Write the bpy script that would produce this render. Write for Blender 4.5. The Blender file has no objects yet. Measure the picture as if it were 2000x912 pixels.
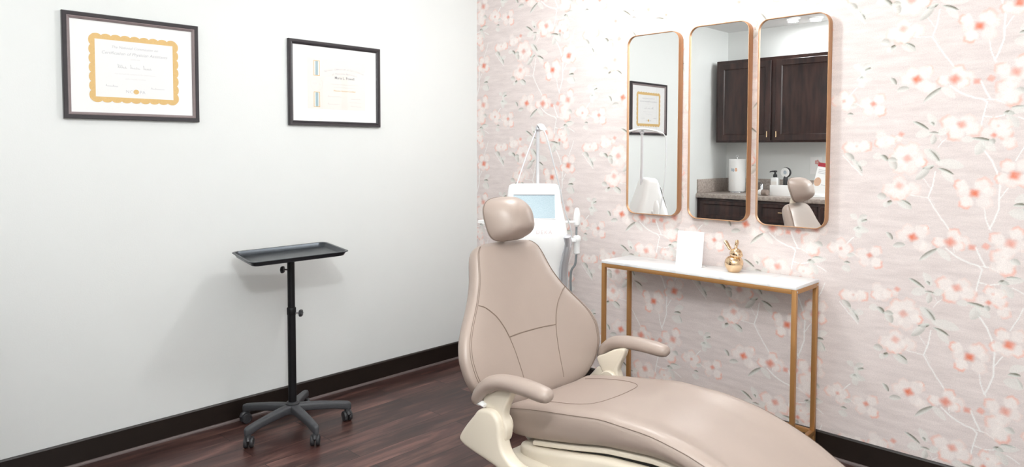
import bpy, bmesh, math, random
import numpy as np
from mathutils import Matrix, Vector, Euler

R = math.radians
PI = math.pi
C = bpy.context.scene.collection
scene = bpy.context.scene

# ------------------------------------------------------------------ camera
cam_data = bpy.data.cameras.new('camera')
cam = bpy.data.objects.new('camera', cam_data); C.objects.link(cam)
cam_data.sensor_width = 36.0
cam_data.lens = 36.0 * 1365.71 / 2000.0
cam_data.shift_y = (352.4 - 456.0) / 2000.0
cam_data.clip_start = 0.02
_r = Vector((0.71766884, 0.69638235, 0.00174581)); _f = Vector((-0.69565407, 0.71702859, -0.04399342)); _u = _r.cross(_f)
cam.matrix_world = Matrix(((_r.x, _u.x, -_f.x, 3.50274), (_r.y, _u.y, -_f.y, -3.26705), (_r.z, _u.z, -_f.z, 1.40), (0, 0, 0, 1)))
scene.camera = cam

# ------------------------------------------------------------------ world, lights, exposure
world = bpy.data.worlds.new('world'); scene.world = world
world.use_nodes = True
world.node_tree.nodes['Background'].inputs[0].default_value = (0.9, 0.95, 1.0, 1)
world.node_tree.nodes['Background'].inputs[1].default_value = 0.3
scene.view_settings.view_transform = 'Standard'
scene.view_settings.look = 'None'
scene.view_settings.gamma = 1.0
scene.view_settings.use_curve_mapping = False
scene.view_settings.exposure = 0.13
CEIL = 2.62
ROOM_X, ROOM_Y = 4.6, -3.65
LIGHTS = [(1.52, -0.85, 28), (2.30, -2.45, 14), (3.35, -3.05, 82)]      # the ceiling domes, x, y, watts
SPOTS = [(0.82, -3.30, 3), (0.99, -3.40, 3)]                                           # small downlights above the counter
LAMP_COL = (0.965, 0.985, 1.0)
for (x, y, w) in LIGHTS:                                                               # a lamp just below each dome
    d = bpy.data.lights.new('dome_lamp', 'POINT'); d.shadow_soft_size = 0.09; d.energy = w; d.color = LAMP_COL
    o = bpy.data.objects.new('dome_lamp', d); C.objects.link(o); o.location = (x, y, CEIL - 0.24)
for (x, y, w) in SPOTS:
    d = bpy.data.lights.new('downlight_lamp', 'AREA'); d.shape = 'DISK'; d.size = 0.09; d.energy = w; d.color = LAMP_COL
    o = bpy.data.objects.new('downlight_lamp', d); C.objects.link(o); o.location = (x, y, CEIL - 0.03)

# ------------------------------------------------------------------ materials
def new_mat(name):
    m = bpy.data.materials.new(name); m.use_nodes = True
    nt = m.node_tree
    return m, nt, nt.nodes['Principled BSDF']
def rgba(c): return (c[0], c[1], c[2], 1.0)
def node(nt, kind, **kw):
    n = nt.nodes.new(kind)
    for k, v in kw.items(): setattr(n, k, v)
    return n
def simple(name, col, rough=0.5, metal=0.0, var=0.06, scale=40.0, bump=0.0, bscale=300.0, spec=0.5, coat=0.0):
    """principled surface with a soft procedural mottling and optional fine bump"""
    m, nt, b = new_mat(name)
    tc = node(nt, 'ShaderNodeTexCoord')
    nz = node(nt, 'ShaderNodeTexNoise'); nz.inputs['Scale'].default_value = scale; nz.inputs['Detail'].default_value = 3
    nt.links.new(tc.outputs['Object'], nz.inputs['Vector'])
    mx = node(nt, 'ShaderNodeMix', data_type='RGBA')
    mx.inputs[6].default_value = rgba([c * (1 - var) for c in col])
    mx.inputs[7].default_value = rgba([min(1, c * (1 + var)) for c in col])
    nt.links.new(nz.outputs['Fac'], mx.inputs[0])
    nt.links.new(mx.outputs[2], b.inputs['Base Color'])
    b.inputs['Roughness'].default_value = rough
    b.inputs['Metallic'].default_value = metal
    b.inputs['Specular IOR Level'].default_value = spec
    b.inputs['Coat Weight'].default_value = coat
    if bump:
        n2 = node(nt, 'ShaderNodeTexNoise'); n2.inputs['Scale'].default_value = bscale; n2.inputs['Detail'].default_value = 2
        nt.links.new(tc.outputs['Object'], n2.inputs['Vector'])
        bp = node(nt, 'ShaderNodeBump'); bp.inputs['Strength'].default_value = bump; bp.inputs['Distance'].default_value = 0.002
        nt.links.new(n2.outputs['Fac'], bp.inputs['Height'])
        nt.links.new(bp.outputs['Normal'], b.inputs['Normal'])
    return m

M = {}
M['paint'] = simple('wall_paint', (0.795, 0.815, 0.80), 0.6, var=0.012, scale=6, bump=0.12, bscale=160)
M['ceiling'] = simple('ceiling_paint', (0.90, 0.90, 0.89), 0.8, var=0.01)
M['base'] = simple('dark_baseboard', (0.013, 0.008, 0.006), 0.38, var=0.25, scale=25)
M['shoe'] = simple('shoe_vinyl_with_sheen', (0.13, 0.10, 0.095), 0.35, var=0.15, scale=30)  # lighter grey-brown has the reflection along the shoe put into its colour
M['leather'] = simple('taupe_leather', (0.372, 0.298, 0.256), 0.36, var=0.04, scale=12, bump=0.09, bscale=420)
M['stitch'] = simple('taupe_seam', (0.20, 0.145, 0.115), 0.6, var=0.05)
M['cream'] = simple('cream_plastic', (0.72, 0.645, 0.53), 0.32, var=0.02, scale=8)
M['cream_pale'] = simple('pale_plastic', (0.80, 0.78, 0.72), 0.35, var=0.02, scale=8)
M['white'] = simple('white_plastic', (0.88, 0.88, 0.87), 0.3, var=0.01)
M['white_soft'] = simple('white_paper', (0.88, 0.88, 0.87), 0.75, var=0.01)
M['cream_paper'] = simple('cream_paper', (0.86, 0.82, 0.775), 0.75, var=0.015)
M['matboard'] = simple('mat_board', (0.90, 0.90, 0.895), 0.85, var=0.008)
M['black_metal'] = simple('black_powder_coat', (0.006, 0.006, 0.007), 0.5, var=0.15, scale=60, bump=0.05, spec=0.3)
M['tray_steel'] = simple('dark_tray_steel', (0.045, 0.052, 0.060), 0.28, metal=0.6, var=0.1, scale=30)
M['black_plastic'] = simple('black_plastic', (0.028, 0.029, 0.032), 0.45, var=0.1)
M['grey_plastic'] = simple('graphite_plastic', (0.055, 0.057, 0.063), 0.5, var=0.1)
M['rubber'] = simple('caster_rubber', (0.03, 0.03, 0.033), 0.5, var=0.1)
M['frame_dark'] = simple('dark_frame_wood', (0.035, 0.030, 0.034), 0.33, var=0.2, scale=60)
M['frame_lip'] = simple('pinkish_frame_lip', (0.26, 0.21, 0.21), 0.35, var=0.12, scale=60)  # lighter, pinkish tone than the dark moulding
M['ink'] = simple('grey_ink', (0.60, 0.60, 0.61), 0.8)
M['ink_pale'] = simple('pale_ink', (0.76, 0.75, 0.745), 0.8)
M['ink_dark'] = simple('dark_ink', (0.30, 0.30, 0.31), 0.8)
M['ink_gold'] = simple('gold_ink', (0.72, 0.50, 0.22), 0.7)
M['ink_red'] = simple('faded_red_ink', (0.70, 0.60, 0.59), 0.7)
M['cert_gold'] = simple('gilt_border', (0.74, 0.50, 0.20), 0.55, var=0.12, scale=160)
M['ribbon_blue'] = simple('blue_ribbon_print', (0.36, 0.50, 0.55), 0.7, var=0.08)
M['brass'] = simple('brushed_brass_paint', (0.46, 0.235, 0.085), 0.38, metal=0.45, var=0.06, scale=60)
M['mirror_frame'] = simple('brushed_bronze_frame', (0.50, 0.275, 0.145), 0.45, metal=0.5, var=0.06, scale=60)
M['gold'] = simple('polished_gold', (0.74, 0.54, 0.345), 0.16, metal=1.0, var=0.03)
M['chrome'] = simple('chrome', (0.75, 0.76, 0.78), 0.15, metal=1.0, var=0.02)
M['silver'] = simple('satin_silver', (0.62, 0.63, 0.66), 0.32, metal=0.7, var=0.03)
M['mast'] = simple('pale_mast_metal', (0.72, 0.72, 0.74), 0.4, metal=0.2, var=0.02)
M['cable'] = simple('grey_cable', (0.66, 0.67, 0.68), 0.5, var=0.05)
M['cable_dark'] = simple('dark_grey_cable', (0.22, 0.24, 0.25), 0.5, var=0.05)
M['cabinet'] = None
M['black'] = simple('gap_shade_black', (0.008, 0.008, 0.008), 0.7)
M['red'] = simple('crimson_print', (0.36, 0.02, 0.035), 0.55)
M['skin_print'] = simple('portrait_print', (0.62, 0.40, 0.28), 0.6, var=0.25, scale=30)
M['tan_print'] = simple('tan_card', (0.50, 0.33, 0.22), 0.6, var=0.15)
M['pink_print'] = simple('pink_print', (0.75, 0.38, 0.35), 0.6)
M['orange_print'] = simple('orange_print', (0.80, 0.36, 0.16), 0.6)
M['greyblue_print'] = simple('greyblue_print', (0.45, 0.52, 0.58), 0.6)

def mat_mirror():
    m, nt, b = new_mat('mirror_silvering')
    b.inputs['Base Color'].default_value = (0.975, 0.985, 0.98, 1); b.inputs['Metallic'].default_value = 1.0; b.inputs['Roughness'].default_value = 0.0
    return m
M['mirror'] = mat_mirror()
def mat_pane():
    m, nt, b = new_mat('picture_glazing')
    out = nt.nodes['Material Output']
    tr = node(nt, 'ShaderNodeBsdfTransparent'); gl = node(nt, 'ShaderNodeBsdfGlossy'); gl.inputs['Roughness'].default_value = 0.02
    fr = node(nt, 'ShaderNodeLayerWeight'); fr.inputs['Blend'].default_value = 0.08
    mx = node(nt, 'ShaderNodeMixShader')
    nt.links.new(fr.outputs['Facing'], mx.inputs[0]); nt.links.new(tr.outputs[0], mx.inputs[1]); nt.links.new(gl.outputs[0], mx.inputs[2])
    nt.links.new(mx.outputs[0], out.inputs['Surface'])
    return m
M['pane'] = mat_pane()
def mat_emit(name, col, s):
    m, nt, b = new_mat(name)
    b.inputs['Base Color'].default_value = rgba(col); b.inputs['Emission Color'].default_value = rgba(col); b.inputs['Emission Strength'].default_value = s
    return m
M['diffuser'] = mat_emit('lamp_diffuser', (1.0, 0.985, 0.955), 6.0)
def mat_screen():
    m, nt, b = new_mat('display_screen')
    tc = node(nt, 'ShaderNodeTexCoord')
    nz = node(nt, 'ShaderNodeTexNoise'); nz.inputs['Scale'].default_value = 260; nz.inputs['Detail'].default_value = 1
    nt.links.new(tc.outputs['Object'], nz.inputs['Vector'])
    mx = node(nt, 'ShaderNodeMix', data_type='RGBA')
    mx.inputs[6].default_value = (0.26, 0.36, 0.41, 1); mx.inputs[7].default_value = (0.40, 0.50, 0.545, 1)
    nt.links.new(nz.outputs['Fac'], mx.inputs[0]); nt.links.new(mx.outputs[2], b.inputs['Base Color']); nt.links.new(mx.outputs[2], b.inputs['Emission Color'])
    b.inputs['Emission Strength'].default_value = 0.06; b.inputs['Roughness'].default_value = 0.25
    return m
M['screen'] = mat_screen()
def mat_wood_dark(name, c0, c1, axis_scale, rough, bumpy=0.05):
    m, nt, b = new_mat(name)
    tc = node(nt, 'ShaderNodeTexCoord'); mp = node(nt, 'ShaderNodeMapping'); mp.inputs['Scale'].default_value = axis_scale
    nz = node(nt, 'ShaderNodeTexNoise'); nz.inputs['Scale'].default_value = 3.0; nz.inputs['Detail'].default_value = 6
    cr = node(nt, 'ShaderNodeValToRGB')
    cr.color_ramp.elements[0].position = 0.32; cr.color_ramp.elements[0].color = rgba(c0)
    cr.color_ramp.elements[1].position = 0.70; cr.color_ramp.elements[1].color = rgba(c1)
    nt.links.new(tc.outputs['Object'], mp.inputs['Vector']); nt.links.new(mp.outputs[0], nz.inputs['Vector'])
    nt.links.new(nz.outputs['Fac'], cr.inputs[0]); nt.links.new(cr.outputs[0], b.inputs['Base Color'])
    b.inputs['Roughness'].default_value = rough
    return m
M['cabinet'] = mat_wood_dark('espresso_cabinet_wood', (0.016, 0.007, 0.006), (0.062, 0.027, 0.022), (8, 8, 1.2), 0.32)
def mat_stone(name, cols, scale, rough):
    m, nt, b = new_mat(name)
    tc = node(nt, 'ShaderNodeTexCoord')
    n1 = node(nt, 'ShaderNodeTexNoise'); n1.inputs['Scale'].default_value = scale; n1.inputs['Detail'].default_value = 8; n1.inputs['Roughness'].default_value = 0.7
    nt.links.new(tc.outputs['Object'], n1.inputs['Vector'])
    cr = node(nt, 'ShaderNodeValToRGB')
    cr.color_ramp.elements[0].position = 0.3; cr.color_ramp.elements[0].color = rgba(cols[0])
    cr.color_ramp.elements[1].position = 0.7; cr.color_ramp.elements[1].color = rgba(cols[2])
    e = cr.color_ramp.elements.new(0.5); e.color = rgba(cols[1])
    nt.links.new(n1.outputs['Fac'], cr.inputs[0]); nt.links.new(cr.outputs[0], b.inputs['Base Color'])
    b.inputs['Roughness'].default_value = rough
    return m
M['counter'] = mat_stone('beige_laminate', ((0.24, 0.19, 0.16), (0.42, 0.36, 0.32), (0.58, 0.52, 0.47)), 45, 0.3)
def mat_marble():
    m, nt, b = new_mat('white_marble')
    tc = node(nt, 'ShaderNodeTexCoord')
    n1 = node(nt, 'ShaderNodeTexNoise'); n1.inputs['Scale'].default_value = 2.2; n1.inputs['Detail'].default_value = 5
    wv = node(nt, 'ShaderNodeTexWave'); wv.inputs['Scale'].default_value = 1.6; wv.inputs['Distortion'].default_value = 14; wv.inputs['Detail'].default_value = 4; wv.inputs['Detail Scale'].default_value = 1.4
    mp = node(nt, 'ShaderNodeMapping'); mp.inputs['Rotation'].default_value = (0, 0, 0.7)
    nt.links.new(tc.outputs['Object'], mp.inputs['Vector']); nt.links.new(mp.outputs[0], wv.inputs['Vector']); nt.links.new(tc.outputs['Object'], n1.inputs['Vector'])
    cr = node(nt, 'ShaderNodeValToRGB')
    cr.color_ramp.elements[0].position = 0.0; cr.color_ramp.elements[0].color = (0.68, 0.68, 0.70, 1)
    cr.color_ramp.elements[1].position = 0.10; cr.color_ramp.elements[1].color = (0.87, 0.87, 0.87, 1)
    nt.links.new(wv.outputs['Fac'], cr.inputs[0])
    mx = node(nt, 'ShaderNodeMix', data_type='RGBA'); mx.inputs[6].default_value = (0.88, 0.88, 0.88, 1)
    nt.links.new(n1.outputs['Fac'], mx.inputs[0]); nt.links.new(cr.outputs[0], mx.inputs[7]); nt.links.new(mx.outputs[2], b.inputs['Base Color'])
    b.inputs['Roughness'].default_value = 0.22
    return m
M['marble'] = mat_marble()
def mat_floor():
    m, nt, b = new_mat('dark_plank_floor')
    L = nt.links.new
    tc = node(nt, 'ShaderNodeTexCoord')
    mp = node(nt, 'ShaderNodeMapping'); mp.inputs['Rotation'].default_value = (0, 0, R(90))
    L(tc.outputs['Object'], mp.inputs['Vector'])
    br = node(nt, 'ShaderNodeTexBrick'); br.offset = 0.37; br.offset_frequency = 2
    br.inputs['Color1'].default_value = (0, 0, 0, 1); br.inputs['Color2'].default_value = (1, 1, 1, 1); br.inputs['Mortar'].default_value = (0.5, 0.5, 0.5, 1)
    br.inputs['Scale'].default_value = 1.0; br.inputs['Brick Width'].default_value = 0.92; br.inputs['Row Height'].default_value = 0.118
    br.inputs['Mortar Size'].default_value = 0.0022; br.inputs['Mortar Smooth'].default_value = 0.3; br.inputs['Bias'].default_value = 0.0
    L(mp.outputs[0], br.inputs['Vector'])
    # grain streaks, shifted per plank
    sep = node(nt, 'ShaderNodeSeparateColor'); L(br.outputs['Color'], sep.inputs[0])
    mul = node(nt, 'ShaderNodeMath', operation='MULTIPLY'); mul.inputs[1].default_value = 37.0; L(sep.outputs[0], mul.inputs[0])
    cmb = node(nt, 'ShaderNodeCombineXYZ'); L(mul.outputs[0], cmb.inputs[2])
    mp2 = node(nt, 'ShaderNodeMapping'); mp2.inputs['Scale'].default_value = (13.0, 1.5, 1.0); L(tc.outputs['Object'], mp2.inputs['Vector'])
    add = node(nt, 'ShaderNodeVectorMath', operation='ADD'); L(mp2.outputs[0], add.inputs[0]); L(cmb.outputs[0], add.inputs[1])
    nz = node(nt, 'ShaderNodeTexNoise'); nz.inputs['Scale'].default_value = 1.6; nz.inputs['Detail'].default_value = 7; nz.inputs['Roughness'].default_value = 0.62; nz.inputs['Distortion'].default_value = 0.35
    L(add.outputs[0], nz.inputs['Vector'])
    cr = node(nt, 'ShaderNodeValToRGB')
    cr.color_ramp.elements[0].position = 0.30; cr.color_ramp.elements[0].color = (0.020, 0.009, 0.008, 1)
    cr.color_ramp.elements[1].position = 0.74; cr.color_ramp.elements[1].color = (0.205, 0.105, 0.082, 1)
    e = cr.color_ramp.elements.new(0.52); e.color = (0.072, 0.032, 0.027, 1)
    L(nz.outputs['Fac'], cr.inputs[0])
    tone = node(nt, 'ShaderNodeMapRange'); tone.inputs[3].default_value = 0.65; tone.inputs[4].default_value = 1.45; L(sep.outputs[0], tone.inputs[0])
    m1 = node(nt, 'ShaderNodeVectorMath', operation='SCALE'); L(cr.outputs[0], m1.inputs[0]); L(tone.outputs[0], m1.inputs[3])
    mort = node(nt, 'ShaderNodeMix', data_type='RGBA'); L(br.outputs['Fac'], mort.inputs[0]); L(m1.outputs[0], mort.inputs[6]); mort.inputs[7].default_value = (0.012, 0.006, 0.005, 1)
    L(mort.outputs[2], b.inputs['Base Color'])
    rg = node(nt, 'ShaderNodeMapRange'); rg.inputs[3].default_value = 0.24; rg.inputs[4].default_value = 0.42; L(nz.outputs['Fac'], rg.inputs[0]); L(rg.outputs[0], b.inputs['Roughness'])
    bp = node(nt, 'ShaderNodeBump'); bp.inputs['Strength'].default_value = 0.10; bp.inputs['Distance'].default_value = 0.003; L(nz.outputs['Fac'], bp.inputs['Height']); L(bp.outputs[0], b.inputs['Normal'])
    return m
M['floor'] = mat_floor()
def mat_wallpaper():
    m, nt, b = new_mat('blossom_wallpaper')
    L = nt.links.new
    tc = node(nt, 'ShaderNodeTexCoord')
    mp = node(nt, 'ShaderNodeMapping'); mp.inputs['Scale'].default_value = (3.0, 1.0, 16.0); L(tc.outputs['Object'], mp.inputs['Vector'])
    n1 = node(nt, 'ShaderNodeTexNoise'); n1.inputs['Scale'].default_value = 2.2; n1.inputs['Detail'].default_value = 5; n1.inputs['Roughness'].default_value = 0.65; L(mp.outputs[0], n1.inputs['Vector'])
    n2 = node(nt, 'ShaderNodeTexNoise'); n2.inputs['Scale'].default_value = 230; n2.inputs['Detail'].default_value = 1; L(tc.outputs['Object'], n2.inputs['Vector'])
    cr = node(nt, 'ShaderNodeValToRGB')
    cr.color_ramp.elements[0].position = 0.28; cr.color_ramp.elements[0].color = (0.665, 0.583, 0.560, 1)
    cr.color_ramp.elements[1].position = 0.72; cr.color_ramp.elements[1].color = (0.830, 0.745, 0.718, 1)
    L(n1.outputs['Fac'], cr.inputs[0])
    at = node(nt, 'ShaderNodeAttribute'); at.attribute_name = 'print'
    mx = node(nt, 'ShaderNodeMix', data_type='RGBA'); L(at.outputs['Alpha'], mx.inputs[0]); L(cr.outputs[0], mx.inputs[6]); L(at.outputs['Color'], mx.inputs[7])
    gr = node(nt, 'ShaderNodeMapRange'); gr.inputs[1].default_value = 0.3; gr.inputs[2].default_value = 0.7; gr.inputs[3].default_value = 0.93; gr.inputs[4].default_value = 1.05; L(n2.outputs['Fac'], gr.inputs[0])
    sc = node(nt, 'ShaderNodeVectorMath', operation='SCALE'); L(mx.outputs[2], sc.inputs[0]); L(gr.outputs[0], sc.inputs[3])
    L(sc.outputs[0], b.inputs['Base Color'])
    b.inputs['Roughness'].default_value = 0.6; b.inputs['Specular IOR Level'].default_value = 0.3
    return m
M['wallpaper'] = mat_wallpaper()

# ------------------------------------------------------------------ mesh helpers
def link(o, parent=None):
    C.objects.link(o)
    if parent is not None: o.parent = parent
    return o
def tag(o, label=None, cat=None, group=None, kind=None):
    if label: o['label'] = label
    if cat: o['category'] = cat
    if group: o['group'] = group
    if kind: o['kind'] = kind
    return o
def thing(name, label, cat, loc=(0, 0, 0), rotz=0.0, group=None):
    o = bpy.data.objects.new(name, None); o.empty_display_size = 0.1
    o.location = loc; o.rotation_euler = (0, 0, rotz)
    return tag(link(o), label, cat, group)
class MB:
    """collects shapes, then links them as ONE mesh object"""
    def __init__(s): s.v = []; s.f = []; s.mi = []; s.cur = 0
    def add(s, vs, fs):
        k = len(s.v); s.v += [tuple(p) for p in vs]; s.f += [tuple(i + k for i in f) for f in fs]; s.mi += [s.cur] * len(fs)
        return s
    def box(s, c, size, rot=None, bevel=0.0, seg=2):
        bm = bmesh.new(); bmesh.ops.create_cube(bm, size=1.0)
        bmesh.ops.scale(bm, vec=size, verts=bm.verts)
        if bevel: bmesh.ops.bevel(bm, geom=list(bm.edges), offset=min(bevel, min(size) * 0.49), segments=seg, affect='EDGES', profile=0.5)
        mt = Matrix.Translation(c) @ (rot.to_4x4() if rot is not None else Matrix.Identity(4))
        bm.verts.ensure_lookup_table(); bm.verts.index_update()
        s.add([mt @ v.co for v in bm.verts], [[v.index for v in f.verts] for f in bm.faces]); bm.free()
        return s
    def b2(s, lo, hi, bevel=0.0, seg=2):
        return s.box([(a + b) / 2 for a, b in zip(lo, hi)], [abs(b - a) for a, b in zip(lo, hi)], None, bevel, seg)
    def rings(s, rs, cap=True, closed=False):
        n = len(rs[0]); vs = [p for r in rs for p in r]; fs = []
        m = len(rs)
        for i in range(m if closed else m - 1):
            j = (i + 1) % m
            for k in range(n):
                l = (k + 1) % n
                fs.append((i * n + k, i * n + l, j * n + l, j * n + k))
        if cap and not closed:
            fs.append(tuple(reversed(range(n)))); fs.append(tuple((m - 1) * n + k for k in range(n)))
        return s.add(vs, fs)
    def tube(s, pts, r, n=12, cap=True, sq=None, closed=False, up=(0, 0, 1)):
        """round (or elliptic, sq = height/width) sweep along pts; r is one radius or one per point"""
        pts = [Vector(p) for p in pts]; m = len(pts); rs = []
        r = [r] * m if not hasattr(r, '__len__') else r
        prev = None
        for i, p in enumerate(pts):
            a = pts[(i - 1) % m] if (closed or i > 0) else p
            b = pts[(i + 1) % m] if (closed or i < m - 1) else p
            t = (b - a).normalized()
            if prev is None:
                u = Vector(up)
                if abs(u.dot(t)) > 0.95: u = Vector((1, 0, 0)) if abs(t.x) < 0.9 else Vector((0, 1, 0))
                x = u.cross(t).normalized()
            else:
                x = (prev - t * prev.dot(t)).normalized()
            prev = x; y = t.cross(x)
            k = 1.0 if sq is None else sq
            rs.append([p + x * (r[i] * math.cos(2 * PI * q / n)) + y * (r[i] * k * math.sin(2 * PI * q / n)) for q in range(n)])
        return s.rings(rs, cap, closed)
    def cyl(s, a, b, r, n=20, r2=None): return s.tube([a, b], [r, r if r2 is None else r2], n)
    def lathe(s, prof, c=(0, 0, 0), n=28, mat=None):
        rs = []
        for (r, z) in prof:
            ring = [Vector((r * math.cos(2 * PI * k / n), r * math.sin(2 * PI * k / n), z)) for k in range(n)]
            if mat is not None: ring = [mat @ p for p in ring]
            rs.append([p + Vector(c) for p in ring])
        return s.rings(rs)
    def ball(s, c, rad, n=24, m=14, mat=None):
        rad = (rad,) * 3 if not hasattr(rad, '__len__') else rad
        rs = []
        for i in range(m + 1):
            a = -PI / 2 + PI * i / m
            a = max(-PI / 2 + 0.04, min(PI / 2 - 0.04, a))
            ring = [Vector((rad[0] * math.cos(a) * math.cos(2 * PI * k / n), rad[1] * math.cos(a) * math.sin(2 * PI * k / n), rad[2] * math.sin(a))) for k in range(n)]
            if mat is not None: ring = [mat @ p for p in ring]
            rs.append([p + Vector(c) for p in ring])
        return s.rings(rs)
    def prism(s, outline, depth_vec):
        """closed outline (list of points) pushed along depth_vec"""
        d = Vector(depth_vec)
        return s.rings([[Vector(p) for p in outline], [Vector(p) + d for p in outline]])
    def build(s, name, mat, parent=None, smooth=35, subsurf=0, origin=None):
        v = s.v
        if origin is not None: v = [(p[0] - origin[0], p[1] - origin[1], p[2] - origin[2]) for p in v]
        me = bpy.data.meshes.new(name); me.from_pydata([tuple(p) for p in v], [], s.f)
        bm = bmesh.new(); bm.from_mesh(me); bmesh.ops.recalc_face_normals(bm, faces=bm.faces); bm.to_mesh(me); bm.free()
        mats = mat if isinstance(mat, (list, tuple)) else [mat]
        for m_ in mats: me.materials.append(m_)
        if len(mats) > 1:
            for p, k in zip(me.polygons, s.mi): p.material_index = k
        if smooth:
            me.polygons.foreach_set('use_smooth', [True] * len(me.polygons))
            me.set_sharp_from_angle(angle=R(smooth))
        o = link(bpy.data.objects.new(name, me), parent)
        if origin is not None: o.location = origin
        if subsurf:
            mod = o.modifiers.new('subsurf', 'SUBSURF'); mod.levels = subsurf; mod.render_levels = subsurf
        return o
def spline(pts, n=8):
    """Catmull-Rom through the points"""
    P = [np.array(p, float) for p in pts]; P = [2 * P[0] - P[1]] + P + [2 * P[-1] - P[-2]]
    out = []
    for i in range(1, len(P) - 2):
        for k in range(n):
            t = k / n; a, b, c, d = P[i - 1:i + 3]
            out.append(0.5 * (2 * b + (c - a) * t + (2 * a - 5 * b + 4 * c - d) * t * t + (3 * b - a - 3 * c + d) * t ** 3))
    out.append(P[-2])
    return out
def interp(x, tab):
    xs = [t[0] for t in tab]; ys = [t[1] for t in tab]
    # smooth (monotone cubic-like) interpolation
    if x <= xs[0]: return ys[0]
    if x >= xs[-1]: return ys[-1]
    i = max(k for k in range(len(xs)) if xs[k] <= x); i = min(i, len(xs) - 2)
    def slope(j):
        if j == 0: return (ys[1] - ys[0]) / (xs[1] - xs[0])
        if j == len(xs) - 1: return (ys[-1] - ys[-2]) / (xs[-1] - xs[-2])
        a = (ys[j] - ys[j - 1]) / (xs[j] - xs[j - 1]); b = (ys[j + 1] - ys[j]) / (xs[j + 1] - xs[j])
        return 0.0 if a * b <= 0 else 2 * a * b / (a + b)
    h = xs[i + 1] - xs[i]; t = (x - xs[i]) / h
    return ((2 * t ** 3 - 3 * t * t + 1) * ys[i] + (t ** 3 - 2 * t * t + t) * h * slope(i) + (-2 * t ** 3 + 3 * t * t) * ys[i + 1] + (t ** 3 - t * t) * h * slope(i + 1))
def spow(a, e): return math.copysign(abs(a) ** e, a)
def rounded_rect(x0, x1, z0, z1, r, n=8):
    pts = []
    for cx, cz, a0 in ((x1 - r, z1 - r, 0), (x0 + r, z1 - r, 90), (x0 + r, z0 + r, 180), (x1 - r, z0 + r, 270)):
        for k in range(n + 1):
            a = R(a0 + 90 * k / n); pts.append((cx + r * math.cos(a), cz + r * math.sin(a)))
    return pts
def lettering(lines, mat, parent, M4, name='lettering', depth=0.0002, bold=0.0, merge=False):
    """lines: (text, size, x, y, shear, spacing, align) in the plane of M4; one mesh per line unless merged"""
    vs, fs = [], []
    for (txt, size, x, y, shear, sp, al) in lines:
        cu = bpy.data.curves.new('t', 'FONT'); cu.body = txt; cu.size = size; cu.shear = shear; cu.space_character = sp
        cu.align_x = al; cu.extrude = depth; cu.resolution_u = 2; cu.offset = bold
        ob = bpy.data.objects.new('t', cu); C.objects.link(ob)
        bpy.context.view_layer.update()
        dg = bpy.context.evaluated_depsgraph_get()
        me = ob.evaluated_get(dg).to_mesh()
        k = len(vs)
        vs += [M4 @ Vector((v.co.x + x, v.co.y + y, v.co.z + depth)) for v in me.vertices]
        fs += [tuple(i + k for i in p.vertices) for p in me.polygons]
        ob.evaluated_get(dg).to_mesh_clear()
        bpy.data.objects.remove(ob); bpy.data.curves.remove(cu)
        if not merge:
            me = bpy.data.meshes.new(name); me.from_pydata([tuple(v) for v in vs], [], fs); me.materials.append(mat)
            link(bpy.data.objects.new(name, me), parent); vs, fs = [], []
    if merge:
        me = bpy.data.meshes.new(name); me.from_pydata([tuple(v) for v in vs], [], fs); me.materials.append(mat)
        link(bpy.data.objects.new(name, me), parent)

# ================================================================== the setting
def structure(o): o['kind'] = 'structure'; return o
structure(MB().b2((-0.1, ROOM_Y - 0.1, -0.08), (ROOM_X + 0.1, 0.1, 0.0)).build('floor', M['floor'], smooth=0))
structure(MB().b2((-0.1, ROOM_Y - 0.1, CEIL), (ROOM_X + 0.1, 0.1, CEIL + 0.08)).build('ceiling', M['ceiling'], smooth=0))
structure(MB().b2((-0.1, ROOM_Y - 0.1, 0.0), (0.0, 0.1, CEIL)).build('wall_left', M['paint'], smooth=0))
structure(MB().b2((0.0, ROOM_Y - 0.1, 0.0), (ROOM_X, ROOM_Y, CEIL)).build('wall_front', M['paint'], smooth=0))
structure(MB().b2((ROOM_X, ROOM_Y - 0.1, 0.0), (ROOM_X + 0.1, 0.1, CEIL)).build('wall_right', M['paint'], smooth=0))

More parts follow.
